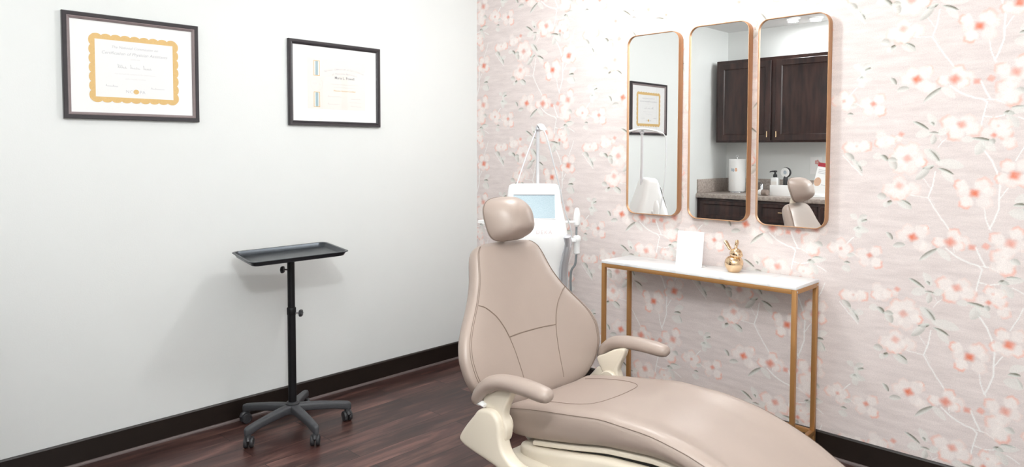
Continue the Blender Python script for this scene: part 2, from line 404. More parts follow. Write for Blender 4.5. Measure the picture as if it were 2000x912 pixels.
# ---- wallpapered wall: one repeat of the blossom print, drawn on a fine grid of the wall's own mesh
TX, TZ = 0.738, 0.6585
PETALS = [(0.422,0.3835,0.0265,2.99,0.15),(0.444,0.4095,0.024,2.08,0.1),(0.495,0.4055,0.03,0.7,0.2),(0.511,0.4205,0.01,0.72,0.8),(0.49,0.3485,0.028,-0.8,0),(0.513,0.3355,0.0265,-0.69,0),(0.557,0.3655,0.024,-3.05,0.55),(0.611,0.4025,0.0255,1.22,0.6),(0.642,0.3755,0.0275,0.14,0.1),(0.629,0.3565,0.0235,-0.41,0.45),(0.721,0.3655,0.0105,1.57,0.5),(0.017,0.3985,0.027,2.83,0.55),(0.081,0.4235,0.027,1.15,0.65),(0.092,0.3765,0.0255,-0.24,0.1),(0.036,0.3665,0.024,-2.58,0),(0.056,0.3465,0.026,-1.76,0.1),(0.027,0.3285,0.0325,3.06,0.5),(0.052,0.2855,0.0345,-1.27,0.75),(0.016,0.2865,0.022,-2.08,0),(0.264,0.2885,0.027,2.98,0.1),(0.322,0.3055,0.0245,0.68,0.45),(0.325,0.2515,0.026,-0.82,0.9),(0.275,0.2545,0.024,-2.17,0.2),(0.143,0.3035,0.0275,3.08,0.4),(0.202,0.3045,0.026,0.11,0.5),(0.175,0.3265,0.0245,1.57,0.3),(0.187,0.2745,0.024,-1.15,0.2),(0.581,0.1975,0.031,2.91,0.55),(0.606,0.1525,0.0335,-2.12,0.7),(0.666,0.1665,0.032,-0.47,0.55),(0.648,0.2015,0.028,0.62,0.15),(0.002,0.1875,0.0245,2.36,0.5),(0.031,0.1525,0.031,-0.92,0.6),(0.049,0.1115,0.026,-1.05,0.4),(0.713,0.1485,0.0245,-2.45,0.1),(0.035,0.1825,0.022,0.17,0.4),(0.394,0.0515,0.031,3.07,0.3),(0.41,0.0835,0.0285,2.17,0.45),(0.452,0.0905,0.0295,1.17,0.25),(0.474,0.0575,0.029,0.22,0.15),(0.486,0.0335,0.0235,-0.28,0.85),(0.445,0.0105,0.031,-1.29,0.1),(0.406,0.0115,0.0295,-2.22,0.25),(0.351,0.1175,0.0315,0,0.15),(0.323,0.1135,0.0205,-3,0.6),(0.372,0.1265,0.022,0.4,0.5),(0.33,0.1475,0.0235,2.18,0),(0.399,0.1325,0.017,-2.03,0.2),(0.201,0.0955,0.0295,-2.98,0.6),(0.268,0.1005,0.028,0,0.7),(0.232,0.0945,0.0255,-1.57,0.1),(0.368,0.573,0.031,-2.7,0.25),(0.395,0.559,0.031,-1.9,0.5),(0.459,0.58,0.0305,-0.2,0.1),(0.406,0.609,0.0285,1.57,0.2),(0.426,0.573,0.027,-0.73,0.3),(0.412,0.547,0.0225,-1.44,0.5),(0.629,0.602,0.0255,2.58,0.75),(0.705,0.605,0.032,0.87,0.5),(0.648,0.533,0.027,-2.21,0.95),(0.711,0.539,0.0295,-0.77,0.05),(0.639,0.574,0.0255,3.09,0.1),(0.727,0.582,0.022,0.2,0.1),(0.045,0.0245,0.0265,2.13,0.6),(0.098,0.0275,0.027,0.93,0.2),(0.028,0.633,0.0245,-2.83,0.6),(0.094,0.627,0.027,-0.63,0.6),(0.061,0.62,0.0235,-1.83,0.1)]
CENTRES = [(0.462,0.3775,0.014,1),(0.599,0.3695,0.016,0.8),(0.674,0.3555,0.01,0.7),(0.721,0.3635,0.01,0.7),(0.063,0.3835,0.015,0.6),(0.039,0.3275,0.002,0.1),(0.295,0.2835,0.009,0.8),(0.175,0.3015,0.007,0.5),(0.627,0.1865,0.013,0.65),(0.011,0.1785,0.005,0.3),(0.735,0.1425,0.008,0.8),(0.434,0.0485,0.013,0.5),(0.351,0.1175,0.003,0.1),(0.408,0.1505,0.009,0.7),(0.232,0.1005,0.005,0.3),(0.406,0.591,0.013,0.5),(0.677,0.572,0.014,1),(0.068,0.646,0.015,0.95)]
LEAVES = [(0.3725,0.376,0.0177,0.007,-0.87,0.8),(0.4105,0.3385,0.0221,0.007,0.23,0.55),(0.521,0.31,0.04,0.0035,0.72,0.75),(0.5755,0.316,0.0304,0.0085,-0.74,0),(0.4795,0.187,0.0316,0.005,-0.51,0.95),(0.52,0.2075,0.0273,0.009,-1.07,0.1),(0.523,0.1915,0.0086,0.005,-0.62,0.8),(0.491,0.149,0.0268,0.0105,0.24,0.05),(0.531,0.154,0.018,0.004,-0.03,0.85),(0.5625,0.1565,0.0192,0.0085,0.43,0.1),(0.527,0.128,0.0186,0.007,-1.68,0.45),(0.044,0.226,0.0171,0.0075,-0.09,0.9),(0.056,0.1935,0.0255,0.01,-0.79,0.2),(0.0725,0.2485,0.0236,0.0035,0.08,0.8),(0.0765,0.2375,0.0325,0.0085,0.25,0.1),(0.0785,0.311,0.0164,0.0075,-0.34,0.45),(0.648,0.125,0.0191,0.008,0.08,0.05),(0.6955,0.126,0.0308,0.0035,-0.15,0.9),(0.688,0.0935,0.0266,0.011,-1.92,0.3),(0.7295,0.118,0.0113,0.0065,-0.72,0.6),(0.72,0.098,0.0239,0.009,-0.65,0.05),(0.2035,0.053,0.0234,0.008,-0.72,0.6),(0.2365,0.0125,0.0327,0.0085,-0.97,0.3),(0.2425,0.011,0.0209,0.0035,-0.99,0.85),(0.257,0.0245,0.0182,0.0085,0.17,0.05),(0.3175,0.0555,0.0175,0.009,0,0),(0.345,0.0495,0.0186,0.008,-0.63,0.85),(0.3775,0.0225,0.0227,0.0095,-0.99,0.5),(0.377,0.0415,0.017,0.0065,0,0.55),(0.2515,0.391,0.0208,0.009,-0.17,0.15),(0.2675,0.433,0.012,0.005,0.3,0.7),(0.2465,0.3685,0.0145,0.0085,-0.76,0.1),(0.202,0.2405,0.012,0.005,0.08,0.8),(0.1995,0.2135,0.0182,0.0095,-0.28,0.15),(0.2165,0.275,0.0152,0.006,0.3,0.3),(0.5245,0.0625,0.0343,0.0115,-0.73,0.25),(0.533,0.062,0.028,0.0045,-0.87,0.9),(0.5895,0.025,0.045,0.012,-0.15,0.05),(0.513,0.0145,0.0199,0.0065,-2.84,0.95),(0.4925,0.6475,0.0354,0.0085,-2.3,0.45),(0.575,0.657,0.0292,0.0055,-0.39,1),(0.5815,0.6345,0.0276,0.0085,-0.79,0),(0.3385,0.5415,0.0175,0.009,-0.03,0.5),(0.3715,0.5165,0.0121,0.0075,0.9,0.95),(0.354,0.508,0.0112,0.008,-1.11,0.1),(0.428,0.511,0.0277,0.0105,-0.45,0.35),(0.434,0.521,0.0192,0.004,-0.49,0.95),(0.0885,0.532,0.0196,0.006,0.1,0.95),(0.0975,0.5565,0.0262,0.0095,0.46,0.05),(0.0855,0.4945,0.0304,0.0125,-0.25,0.1),(0.105,0.504,0.0197,0.0035,-1.04,0.5),(0.2715,0.4325,0.0127,0.005,0.45,0.9),(0.265,0.446,0.018,0.0075,0.59,0.3),(0.257,0.3905,0.03,0.01,-0.05,0.15),(0.247,0.396,0.0092,0.0045,0.22,0.6),(0.226,0.4475,0.0155,0.0075,-0.58,0.05),(0.25,0.419,0.0218,0.0055,-1.29,0.05)]
TWIGS = [(0.539,0.655,-0.009,-0.059,0.0025),(0.53,0.596,-0.015,-0.049,0.0025),(0.515,0.547,0.021,-0.04,0.0025),(0.536,0.507,0.031,-0.048,0.0025),(0.567,0.459,0.03,-0.042,0.0025),(0.494,0.631,0.02,-0.033,0.0015),(0.514,0.598,0.014,-0.018,0.0015),(0.445,0.553,0.033,-0.001,0.0015),(0.478,0.552,0.032,-0.005,0.0015),(0.519,0.555,0.022,-0.039,0.001),(0.702,0.0865,0.028,-0.04,0.003),(0.73,0.0465,0.019,-0.046,0.003),(0.011,0.0005,0.012,-0.056,0.003),(0.023,0.603,-0.003,-0.05,0.003),(0.02,0.553,0.001,-0.039,0.003),(0.021,0.514,-0.013,-0.043,0.003),(0.008,0.471,-0.015,-0.038,0.003),(0.712,0.513,0.005,-0.039,0.002),(0.717,0.474,0.013,-0.039,0.002),(0.049,0.598,-0.013,-0.022,0.002),(0.036,0.576,-0.014,-0.025,0.002),(0.109,0.1345,-0.017,-0.046,0.002),(0.092,0.0885,-0.022,-0.043,0.002),(0.711,0.2715,-0.011,-0.046,0.0025),(0.7,0.2255,-0.009,-0.053,0.0025),(0.698,0.2185,0.038,-0.008,0.002),(0.736,0.2105,0.032,0.011,0.002),(0.584,0.3425,0.04,-0.031,0.003),(0.624,0.3115,0.039,-0.018,0.003),(0.663,0.2935,0.034,-0.01,0.003),(0.697,0.2835,0.012,-0.012,0.003),(0.697,0.2835,0.045,-0.003,0.002),(0.004,0.2805,0.041,-0.024,0.002),(0.714,0.4875,0.009,-0.034,0.002),(0.723,0.4535,0.013,-0.025,0.002),(0.227,0.3565,-0.026,-0.03,0.002),(0.55,0.1365,0.009,-0.022,0.0015),(0.559,0.1145,-0.015,-0.022,0.0015),(0.559,0.1155,0.017,0.015,0.0015),(0.175,0.0615,0.038,-0.045,0.002),(0.213,0.0165,0.043,-0.042,0.002),(0.073,0.2115,0.04,-0.02,0.002),(0.202,0.2955,0.047,-0.022,0.002),(0.61,0.3525,0.003,-0.022,0.0015),(0.686,0.3575,0.018,-0.042,0.003),(0.704,0.3155,0.017,-0.033,0.003)]

def print_tile(nx, nz):
    xs = (np.arange(nx) + 0.0) * TX / nx; zs = (np.arange(nz) + 0.0) * TZ / nz
    X, Z = np.meshgrid(xs, zs)                                         # rows are z
    col = np.ones((nz, nx, 3)) * np.array((0.80, 0.74, 0.71)); al = np.zeros((nz, nx))
    ss = lambda a, b, t: (lambda u: u * u * (3 - 2 * u))(np.clip((t - a) / (b - a), 0, 1))
    def near(x, z):
        dx = X - x; dz = Z - z
        return dx - np.round(dx / TX) * TX, dz - np.round(dz / TZ) * TZ
    def lay(c, a):
        nonlocal col, al
        c = np.asarray(c) if np.ndim(c) == 3 else np.ones_like(col) * np.array(c)
        na = a + al * (1 - a)
        w = np.where(na > 1e-6, a / np.maximum(na, 1e-6), 0)[..., None]
        col = c * w + col * (1 - w); al = na
    TWIG = (0.90, 0.88, 0.86); TWIG_D = (0.40, 0.385, 0.36)
    WHITE = np.array((0.92, 0.87, 0.835)); CORAL = np.array((0.86, 0.39, 0.29))
    LEAF_D = np.array((0.115, 0.11, 0.065)); LEAF_P = np.array((0.84, 0.845, 0.80))
    for (x, z, ex, ez, r) in TWIGS:
        dx, dz = near(x, z); l2 = ex * ex + ez * ez
        t = np.clip((dx * ex + dz * ez) / l2, 0, 1); wob = 0.0011 * np.sin(95 * t * math.sqrt(l2) + 40 * x)
        d = np.hypot(dx - t * ex, dz - t * ez + wob)
        d2 = np.hypot(dx - t * ex - r * 0.9, dz - t * ez + wob + r * 0.3)
        lay(TWIG_D, 0.42 * ss(r * 0.9, r * 0.2, d2) * (0.5 + 0.5 * np.sin(60 * t * math.sqrt(l2) + 90 * z)))
        lay(TWIG, 0.92 * ss(r * 1.6, r * 0.7, d))
    rng = np.random.RandomState(4)
    for (x, z, r, a, k) in PETALS:
        dx, dz = near(x, z); u = (dx * math.cos(a) + dz * math.sin(a)) / (r * 1.12); v = (-dx * math.sin(a) + dz * math.cos(a)) / (r * 1.02)
        th = np.arctan2(v, u); d = np.hypot(u, v) * (1 + 0.06 * np.sin(5 * th + 30 * x) + 0.04 * np.sin(9 * th + 50 * z))
        m = ss(1.07, 0.68, d)
        rim = ss(0.40, 0.92, d) * ss(-0.15, 0.7, np.cos(th + 0.35 * math.sin(77 * x)))
        w = np.clip((0.16 + 1.25 * k) * rim + 0.05, 0, 0.92)[..., None]
        lay(WHITE * (1 - w) + CORAL * w, m * (0.52 + 0.30 * k))
    for (x, z, hl, hw, a, k) in LEAVES:
        hw = max(hw * 1.45, hl * 0.26) * (1.0 if k > 0.7 else 1.25)
        dx, dz = near(x, z); u = (dx * math.cos(a) + dz * math.sin(a)) / (hl * 1.15); v = (-dx * math.sin(a) + dz * math.cos(a)) / hw
        v = v - 0.18 * (1 - u * u)                                     # slightly bowed
        d = np.abs(v) / np.maximum(1e-3, (1 - u * u)) ** 0.75
        d = np.where(np.abs(u) >= 1, 9, d)
        m = ss(1.12, 0.72, d)
        side = ss(-0.9, 0.75, v + 0.35 * u)
        shade = np.clip(k * (0.15 + 1.0 * side ** 1.4), 0, 1)[..., None]
        lay(LEAF_P * (1 - shade) + LEAF_D * shade, np.clip(m * (0.50 + 0.45 * k), 0, 1))
    for (x, z, r, k) in CENTRES:
        dx, dz = near(x, z); d = np.hypot(dx * 0.9, dz) / (r * 1.2)
        th = np.arctan2(dz, dx); d = d * (1 + 0.10 * np.sin(4 * th + 40 * x))
        lay((0.76, 0.21, 0.12), 0.95 * k * ss(1.45, 0.25, d))
    # watercolour wash: uneven density
    n = rng.rand(nz, nx)
    for _ in range(3): n = (n + np.roll(n, 1, 0) + np.roll(n, -1, 0) + np.roll(n, 1, 1) + np.roll(n, -1, 1)) / 5
    al = np.clip(al * (1 + 0.9 * (n - 0.5)), 0, 1)
    return np.concatenate([col, al[..., None]], 2)
def wallpaper_wall():
    nx_t, nz_t = 226, 202
    hx, hz = TX / nx_t, TZ / nz_t
    NX, NZ = int(math.ceil(ROOM_X / hx)), int(math.ceil(CEIL / hz))
    NXF = NX + 1
    xi = list(range(NXF)); zi = np.arange(NZ + 1)
    xi = np.array(xi)
    tile = print_tile(nx_t, nz_t)
    Xg, Zg = np.meshgrid(np.minimum(xi * hx, ROOM_X), np.minimum(zi * hz, CEIL))
    n, m = len(xi), len(zi)
    co = np.zeros((n * m, 3), np.float32); co[:, 0] = Xg.ravel(); co[:, 2] = Zg.ravel()
    j, i = np.meshgrid(np.arange(n - 1), np.arange(m - 1)); a = (i * n + j).ravel()
    faces = np.stack([a, a + 1, a + n + 1, a + n], 1).astype(np.int32)
    me = bpy.data.meshes.new('wall_back')
    me.vertices.add(n * m); me.vertices.foreach_set('co', co.ravel())
    me.loops.add(faces.size); me.loops.foreach_set('vertex_index', faces.ravel())
    me.polygons.add(len(faces)); me.polygons.foreach_set('loop_start', np.arange(0, faces.size, 4, dtype=np.int32))
    me.update(calc_edges=True)
    Xi, Zi = np.meshgrid(xi % nx_t, zi % nz_t)
    c = tile[Zi, Xi].reshape(-1, 4).astype(np.float32)
    at = me.color_attributes.new('print', 'FLOAT_COLOR', 'POINT'); at.data.foreach_set('color', c.ravel())
    me.materials.append(M['wallpaper'])
    return structure(link(bpy.data.objects.new('wall_back', me)))
wallpaper_wall()
structure(MB().b2((-0.1, 0.003, 0), (ROOM_X + 0.1, 0.1, CEIL)).build('wall_backing', M['paint'], smooth=0))

# ---- baseboards with a small shoe moulding
BH = 0.111
def baseboard(name, along, a, b, at, sgn):
    t = 0.013
    prof = [(0, 0), (t, 0), (t, BH - 0.006), (t - 0.004, BH), (0, BH)]
    shoe = [(t + 0.010 * math.cos(R(q)), 0.012 * math.sin(R(q))) for q in (0, 22, 45, 67, 90)] + [(t, 0.0)]
    for nm, pr, mt in (('board', prof, M['base']), ('shoe', shoe, M['shoe'])):
        mb = MB()
        if along == 'y': pts = [(at + sgn * d, a, z) for d, z in pr]; mb.prism(pts, (0, b - a, 0))
        else: pts = [(a, at + sgn * d, z) for d, z in pr]; mb.prism(pts, (b - a, 0, 0))
        if nm == 'board': main = structure(mb.build(name, mt, smooth=0))
        else: structure(mb.build(name.replace('baseboard', 'trim'), mt, smooth=50))
baseboard('baseboard_left', 'y', -2.99, -0.0005, 0.0005, 1)
baseboard('baseboard_back', 'x', 0.014, ROOM_X - 0.014, -0.0005, -1)
baseboard('baseboard_right', 'y', ROOM_Y + 0.014, -0.014, ROOM_X - 0.0005, -1)
baseboard('baseboard_front', 'x', 1.74, ROOM_X - 0.014, ROOM_Y + 0.0005, 1)

# ---- ceiling lights (their lamps are set at the top)
LIGHT_LABELS = ['round white ceiling dome light above the console table and the chair back', 'round white ceiling dome light over the foot of the treatment chair', 'round white ceiling dome light near the entrance end of the counter']
for (x, y, w), lb in zip(LIGHTS, LIGHT_LABELS):
    t = thing('ceiling_light', lb, 'ceiling light', (x, y, CEIL), 0, 'round ceiling lights')
    MB().lathe([(0.17, 0.0), (0.185, -0.004), (0.185, -0.022), (0.175, -0.026)], n=40).build('rim', M['white'], t)
    MB().lathe([(0.172, -0.020), (0.165, -0.040), (0.13, -0.066), (0.08, -0.080), (0.03, -0.085)], n=40).build('dome', M['diffuser'], t)
for (x, y, w), lb in zip(SPOTS, ['small round downlight over the counter, nearer the left wall', 'small round downlight over the counter, farther from the left wall']):
    t = thing('downlight', lb, 'downlight', (x, y, CEIL), 0, 'downlights over the counter')
    MB().lathe([(0.062, 0.0), (0.064, -0.008), (0.058, -0.014), (0.050, -0.010), (0.048, 0.0)]).build('trim_ring', M['white'], t)
    MB().lathe([(0.046, -0.001), (0.046, -0.009), (0.03, -0.012)]).build('lens', M['diffuser'], t)

# ================================================================== certificates on the left wall
def wall_matrix(y, z, x): return Matrix(((0, 0, 1, x), (1, 0, 0, y), (0, 1, 0, z), (0, 0, 0, 1)))   # text plane on the left wall
def frame_on_wall(name, label, y0, y1, z0, z1, w, lip):
    cy, cz = (y0 + y1) / 2, (z0 + z1) / 2; hw, hh = (y1 - y0) / 2, (z1 - z0) / 2
    t = thing(name, label, 'framed certificate', (0.0, cy, cz), 0, None)
    def ring(offs):                                                   # mitred moulding: (inset, height) profile swept round the rectangle
        rs = []
        for (sy, sz) in ((-1, -1), (1, -1), (1, 1), (-1, 1)):
            rs.append([Vector((x, sy * (hw - d), sz * (hh - d))) for d, x in offs])
        return rs
    MB().rings(ring([(0, 0.001), (0, 0.018), (0.003, 0.023), (w * 0.55, 0.021), (w * 0.60, 0.019), (w * 0.60, 0.001)]), closed=True).build('moulding', M['frame_dark'], t, smooth=25)
    MB().rings(ring([(w * 0.60, 0.002), (w * 0.60, 0.019), (w * 0.72, 0.0205), (w, 0.014), (w, 0.002)]), closed=True).build('inner_lip', lip, t, smooth=25)
    MB().b2((0.002, -hw + w * 0.7, -hh + w * 0.7), (0.010, hw - w * 0.7, hh - w * 0.7)).build('mat_board', M['matboard'], t, smooth=0)
    MB().b2((0.0128, -hw + w * 0.9, -hh + w * 0.9), (0.0133, hw - w * 0.9, hh - w * 0.9)).build('glass_pane', M['pane'], t, smooth=0)
    return t, cy, cz
# -- the scalloped gold certificate
t1, cy, cz = frame_on_wall('picture_frame', 'dark framed certificate with a scalloped gold border, leftmost on the pale wall', -2.444, -1.870, 1.532, 1.996, 0.030, M['frame_lip'])
def rel(y, z): return (y - cy, z - cz)
(a0, b0), (a1, b1) = rel(-2.318, 1.633), rel(-1.988, 1.888)          # inner edge of the gold border
MB().b2((0.0102, a0 - 0.02, b0 - 0.02), (0.0107, a1 + 0.02, b1 + 0.02)).build('certificate_paper', M['white_soft'], t1, smooth=0)
bd = MB()
def scallops():
    pts_o = []
    n1, n2 = 9, 7; th = 0.017
    def side(p, q, nrm, n):
        out = []
        for k in range(n * 8):
            u = k / (n * 8); ph = (u * n) % 1.0
            h = th + 0.008 * abs(math.sin(PI * ph)) ** 0.6
            out.append((p[0] + (q[0] - p[0]) * u + nrm[0] * h, p[1] + (q[1] - p[1]) * u + nrm[1] * h))
        return out
    e = 0.014
    pts_o += side((a0 - e, b0), (a1 + e, b0), (0, -1), n1); pts_o += side((a1, b0 - e), (a1, b1 + e), (1, 0), n2)
    pts_o += side((a1 + e, b1), (a0 - e, b1), (0, 1), n1); pts_o += side((a0, b1 + e), (a0, b0 - e), (-1, 0), n2)
    m = len(pts_o); inner = []
    for (y, z) in pts_o: inner.append((min(max(y, a0), a1), min(max(z, b0), b1)))
    rings = [[(0.0108, y, z) for y, z in pts_o], [(0.0113, y, z) for y, z in pts_o], [(0.0113, y, z) for y, z in inner], [(0.0108, y, z) for y, z in inner]]
    bd.rings([[Vector(p) for p in r] for r in rings], cap=False, closed=True)
scallops()
bd.build('gold_border', M['cert_gold'], t1, smooth=0)
lm = wall_matrix(0, 0, 0.0108)
xc = (a0 + a1) / 2; H1 = b1
lettering([('The National Commission on', 0.0165, xc, H1 - 0.035, 0.25, 1.0, 'CENTER'), ('Certification of Physician Assistants', 0.0195, xc, H1 - 0.063, 0.25, 1.0, 'CENTER')], M['ink'], t1, lm, 'heading_lettering')
lettering([('certifies that', 0.008, xc, H1 - 0.082, 0, 1.0, 'CENTER'), ('has successfully completed the requirements', 0.0085, xc, H1 - 0.150, 0, 1.1, 'CENTER'),
           ('and is hereby certified', 0.0085, xc, H1 - 0.172, 0, 1.1, 'CENTER')], M['ink_pale'], t1, lm, 'body_lettering')
def scribble(par, mat, y0, z0, w, h, seed, r=0.0007, x=0.0112, loops=7):
    """a running handwriting line: a tall capital, then low uneven loops"""
    mb = MB(); pts = []; rg = random.Random(seed); am = [1.0] + [rg.choice((0.3, 0.35, 0.45, 0.8)) for _ in range(loops)]
    n = loops * 9
    for k in range(n):
        u = k / (n - 1); ph = u * loops; a = am[int(min(ph, loops - 1e-6))]
        pts.append((x, y0 + w * u + 0.14 * h * math.sin(2 * PI * ph + 0.6), z0 + h * (0.5 * a * (1 - math.cos(2 * PI * ph)))))
    mb.tube(pts, r, 5, up=(1, 0, 0)); mb.build('signature', mat, par)
for q, (w, g) in enumerate(((0.038, 0), (0.042, 0.052), (0.036, 0.108))): scribble(t1, M['ink'], xc - 0.075 + g, H1 - 0.122, w, 0.019, q, loops=5)
scribble(t1, M['ink'], a0 + 0.04, b0 + 0.048, 0.05, 0.010, 5); scribble(t1, M['ink'], a1 - 0.10, b0 + 0.045, 0.06, 0.008, 6)
lettering([('NC', 0.019, xc - 0.013, b0 + 0.022, 0, 1.1, 'RIGHT'), ('PA', 0.019, xc + 0.017, b0 + 0.022, 0, 1.1, 'LEFT')], M['ink'], t1, lm, 'emblem_lettering')
MB().rings([[Vector((0.0108 + dx, xc + 0.0015 + 0.012 * math.cos(2 * PI * k / 24), b0 + 0.0285 + 0.0105 * math.sin(2 * PI * k / 24))) for k in range(24)] for dx in (0, 0.0007)]).build('seal', M['cert_gold'], t1, smooth=0)

# -- the ribbon certificate
t2, cy, cz = frame_on_wall('picture_frame', 'dark framed certificate with two blue ribbon bars, nearer the corner above the tray stand', -1.395, -0.806, 1.531, 1.996, 0.026, M['frame_dark'])
(a0, b0), (a1, b1) = rel(-1.281, 1.625), rel(-0.907, 1.906)
MB().b2((0.0102, a0, b0), (0.0107, a1, b1)).build('certificate_paper', M['cream_paper'], t2, smooth=0)
lm = wall_matrix(0, 0, 0.0108)
yr = a0 + 0.057
for z0_, z1_ in ((b1 - 0.098, b1 - 0.014), (b0 + 0.010, b0 + 0.094)):
    rb = MB().b2((0.0107, yr - 0.019, z0_), (0.0111, yr + 0.019, z1_)).build('ribbon_bar', M['cert_gold'], t2, smooth=0)
    MB().b2((0.0111, yr - 0.016, z0_ + 0.003), (0.0113, yr + 0.016, z1_ - 0.003)).build('ribbon_ground', M['cream_paper'], rb, smooth=0)
    MB().b2((0.0113, yr - 0.008, z0_ + 0.003), (0.0115, yr + 0.008, z1_ - 0.003)).build('ribbon_stripe', M['ribbon_blue'], rb, smooth=0)
zs = (b0 + b1) / 2 - 0.002
MB().rings([[Vector((x, yr + r * math.cos(2 * PI * k / 40), zs + r * math.sin(2 * PI * k / 40))) for k in range(40)] for r, x in ((0.038, 0.0108), (0.038, 0.0112), (0.0365, 0.0112), (0.0365, 0.0108))], closed=True).build('seal_ring', M['ink_pale'], t2, smooth=0)
lettering([('NA', 0.020, yr - 0.012, zs - 0.006, 0, 1.0, 'CENTER'), ('K', 0.016, yr + 0.020, zs - 0.006, 0, 1.0, 'CENTER')], M['ink_pale'], t2, lm, 'seal_lettering')
yc2 = a0 + 0.235
for txt, rad, zc, size in (('National Commission on Certification', 0.42, b1 - 0.475, 0.0155), ('of Physician Assistants', 0.36, b1 - 0.440, 0.0155)):
    n = len(txt); span = n * size * 0.47 / rad; arch = []
    for k, ch in enumerate(txt):
        a = PI / 2 + span / 2 - span * (k + 0.5) / n
        if ch != ' ': arch.append((ch, size, yc2 + rad * math.cos(a), zc + rad * math.sin(a), 0, 1.0, 'CENTER'))
    lettering(arch, M['ink'], t2, lm, 'heading_lettering', merge=True)
lettering([('Maria L. Powell', 0.021, yc2, b1 - 0.108, 0, 1.0, 'CENTER')], M['ink_dark'], t2, lm, 'name_lettering', bold=0.0001)
lettering([('certifies that', 0.008, yc2, b1 - 0.080, 0, 1.0, 'CENTER'), ('having met all requirements established by the', 0.0088, yc2, b1 - 0.140, 0, 1.05, 'CENTER'), ('commission is hereby recognized as a', 0.0088, yc2, b1 - 0.157, 0, 1.05, 'CENTER')], M['ink_pale'], t2, lm, 'body_lettering')
lettering([('Physician Assistant-Certified', 0.0125, yc2, b1 - 0.178, 0, 1.0, 'CENTER')], M['ink_gold'], t2, lm, 'title_lettering')
for (y_, z_, w_, s_) in ((a0 + 0.125, b0 + 0.070, 0.085, 1), (a0 + 0.125, b0 + 0.028, 0.075, 2), (a0 + 0.275, b0 + 0.062, 0.07, 3), (a0 + 0.265, b0 + 0.042, 0.075, 4), (a0 + 0.275, b0 + 0.020, 0.07, 5)): scribble(t2, M['ink_pale'], y_, z_, w_, 0.009, s_, 0.0006, loops=9)

# ================================================================== instrument tray on a wheeled stand
TSX, TSY = 0.300, -1.548
st = thing('tray_stand', 'black wheeled tray stand with a height-adjustable pole standing by the pale wall', 'tray stand', (TSX, TSY, 0), 0)
# lower and upper pole
MB().cyl((0, 0, 0.125), (0, 0, 0.590), 0.0200, 24).build('lower_pole', M['black_metal'], st)
MB().cyl((0, 0, 0.585), (0, 0, 0.852), 0.0178, 24).build('upper_pole', M['black_metal'], st)
MB().lathe([(0.0215, 0.575), (0.0225, 0.578), (0.0225, 0.607), (0.0205, 0.611)]).build('collar', M['black_metal'], st)
MB().lathe([(0.033, 0.117), (0.034, 0.128), (0.028, 0.134), (0.022, 0.136)]).build('pole_socket', M['black_plastic'], st)
def star_knob(z, ang, sx):
    d = Vector((math.cos(ang), math.sin(ang), 0)); s_ = Vector((-d.y, d.x, 0))
    k = MB(); base = d * (sx + 0.016)
    rings = []
    for off, sc in ((0, 0.8), (0.003, 1.0), (0.013, 1.0), (0.017, 0.75)):
        rings.append([base + d * off + (s_ * math.cos(2 * PI * q / 36) + Vector((0, 0, 1)) * math.sin(2 * PI * q / 36)) * (0.0165 * sc * (1 + 0.13 * math.cos(6 * 2 * PI * q / 36))) + Vector((0, 0, z)) for q in range(36)])
    kb = k.rings(rings).build('clamp_knob', M['black_plastic'], st)
    MB().cyl(d * (sx - 0.004) + Vector((0, 0, z)), base + Vector((0, 0, z)), 0.0045, 10).build('knob_screw', M['chrome'], kb)
star_knob(0.800, R(-136), 0.0178); star_knob(0.582, R(44), 0.0225)
# star base: five arms, each with its twin-wheel caster
ARMS = [(-76, 0.276), (-6, 0.276), (66, 0.276), (-150, 0.272), (137, 0.272)]
hub = MB().lathe([(0.034, 0.076), (0.040, 0.082), (0.041, 0.113), (0.036, 0.121), (0.020, 0.124)]).build('hub', M['grey_plastic'], st)
for ang, rad in ARMS:
    d = Vector((math.cos(R(ang)), math.sin(R(ang)), 0)); s_ = Vector((-d.y, d.x, 0)); up = Vector((0, 0, 1))
    rings = []
    for u, w, zt, zb in ((0.02, 0.024, 0.124, 0.080), (0.07, 0.0225, 0.122, 0.080), (0.14, 0.0205, 0.116, 0.076), (0.21, 0.0185, 0.107, 0.070), (0.255, 0.0175, 0.101, 0.060), (0.275, 0.0155, 0.098, 0.055), (0.286, 0.011, 0.092, 0.054), (0.290, 0.006, 0.085, 0.057)):
        p = d * (u * rad / 0.276); zm = (zt + zb) / 2; hz = (zt - zb) / 2
        rings.append([p + up * zm + s_ * (w * spow(math.cos(2 * PI * q / 20), 0.55)) + up * (hz * spow(math.sin(2 * PI * q / 20), 0.6)) for q in range(20)])
    MB().rings(rings).build('base_arm', M['grey_plastic'], st)
    # caster under the arm's end, trailing sideways
    ca = R(ang + {-76: 40, -6: -30, 66: -75, -150: 60, 137: 20}[ang]); w_d = Vector((math.cos(ca), math.sin(ca), 0)); ax = Vector((-w_d.y, w_d.x, 0))
    c0 = d * (rad * 0.965); wc = c0 + w_d * 0.006 + up * 0.0262
    stem = MB().cyl(c0 + up * 0.040, c0 + up * 0.056, 0.007, 12)
    stem.tube([wc + w_d * 0.0275 + up * 0.010, wc + w_d * 0.019 + up * 0.021, wc + up * 0.0285, wc - w_d * 0.018 + up * 0.022], [0.009, 0.012, 0.012, 0.008], 10, up=tuple(ax))
    cs = stem.build('caster', M['black_plastic'], st)
    for sg_ in (-1, 1):
        prof = [(0.006, 0.0), (0.024, 0.001), (0.0262, 0.005), (0.0262, 0.013), (0.024, 0.018), (0.017, 0.0195), (0.016, 0.0175), (0.003, 0.0175)]
        rings = [[wc + ax * (sg_ * (h + 0.003)) + (w_d * math.cos(2 * PI * q / 28) + up * math.sin(2 * PI * q / 28)) * r_ for q in range(28)] for r_, h in prof]
        MB().rings(rings).build('wheel', M['rubber'], cs)
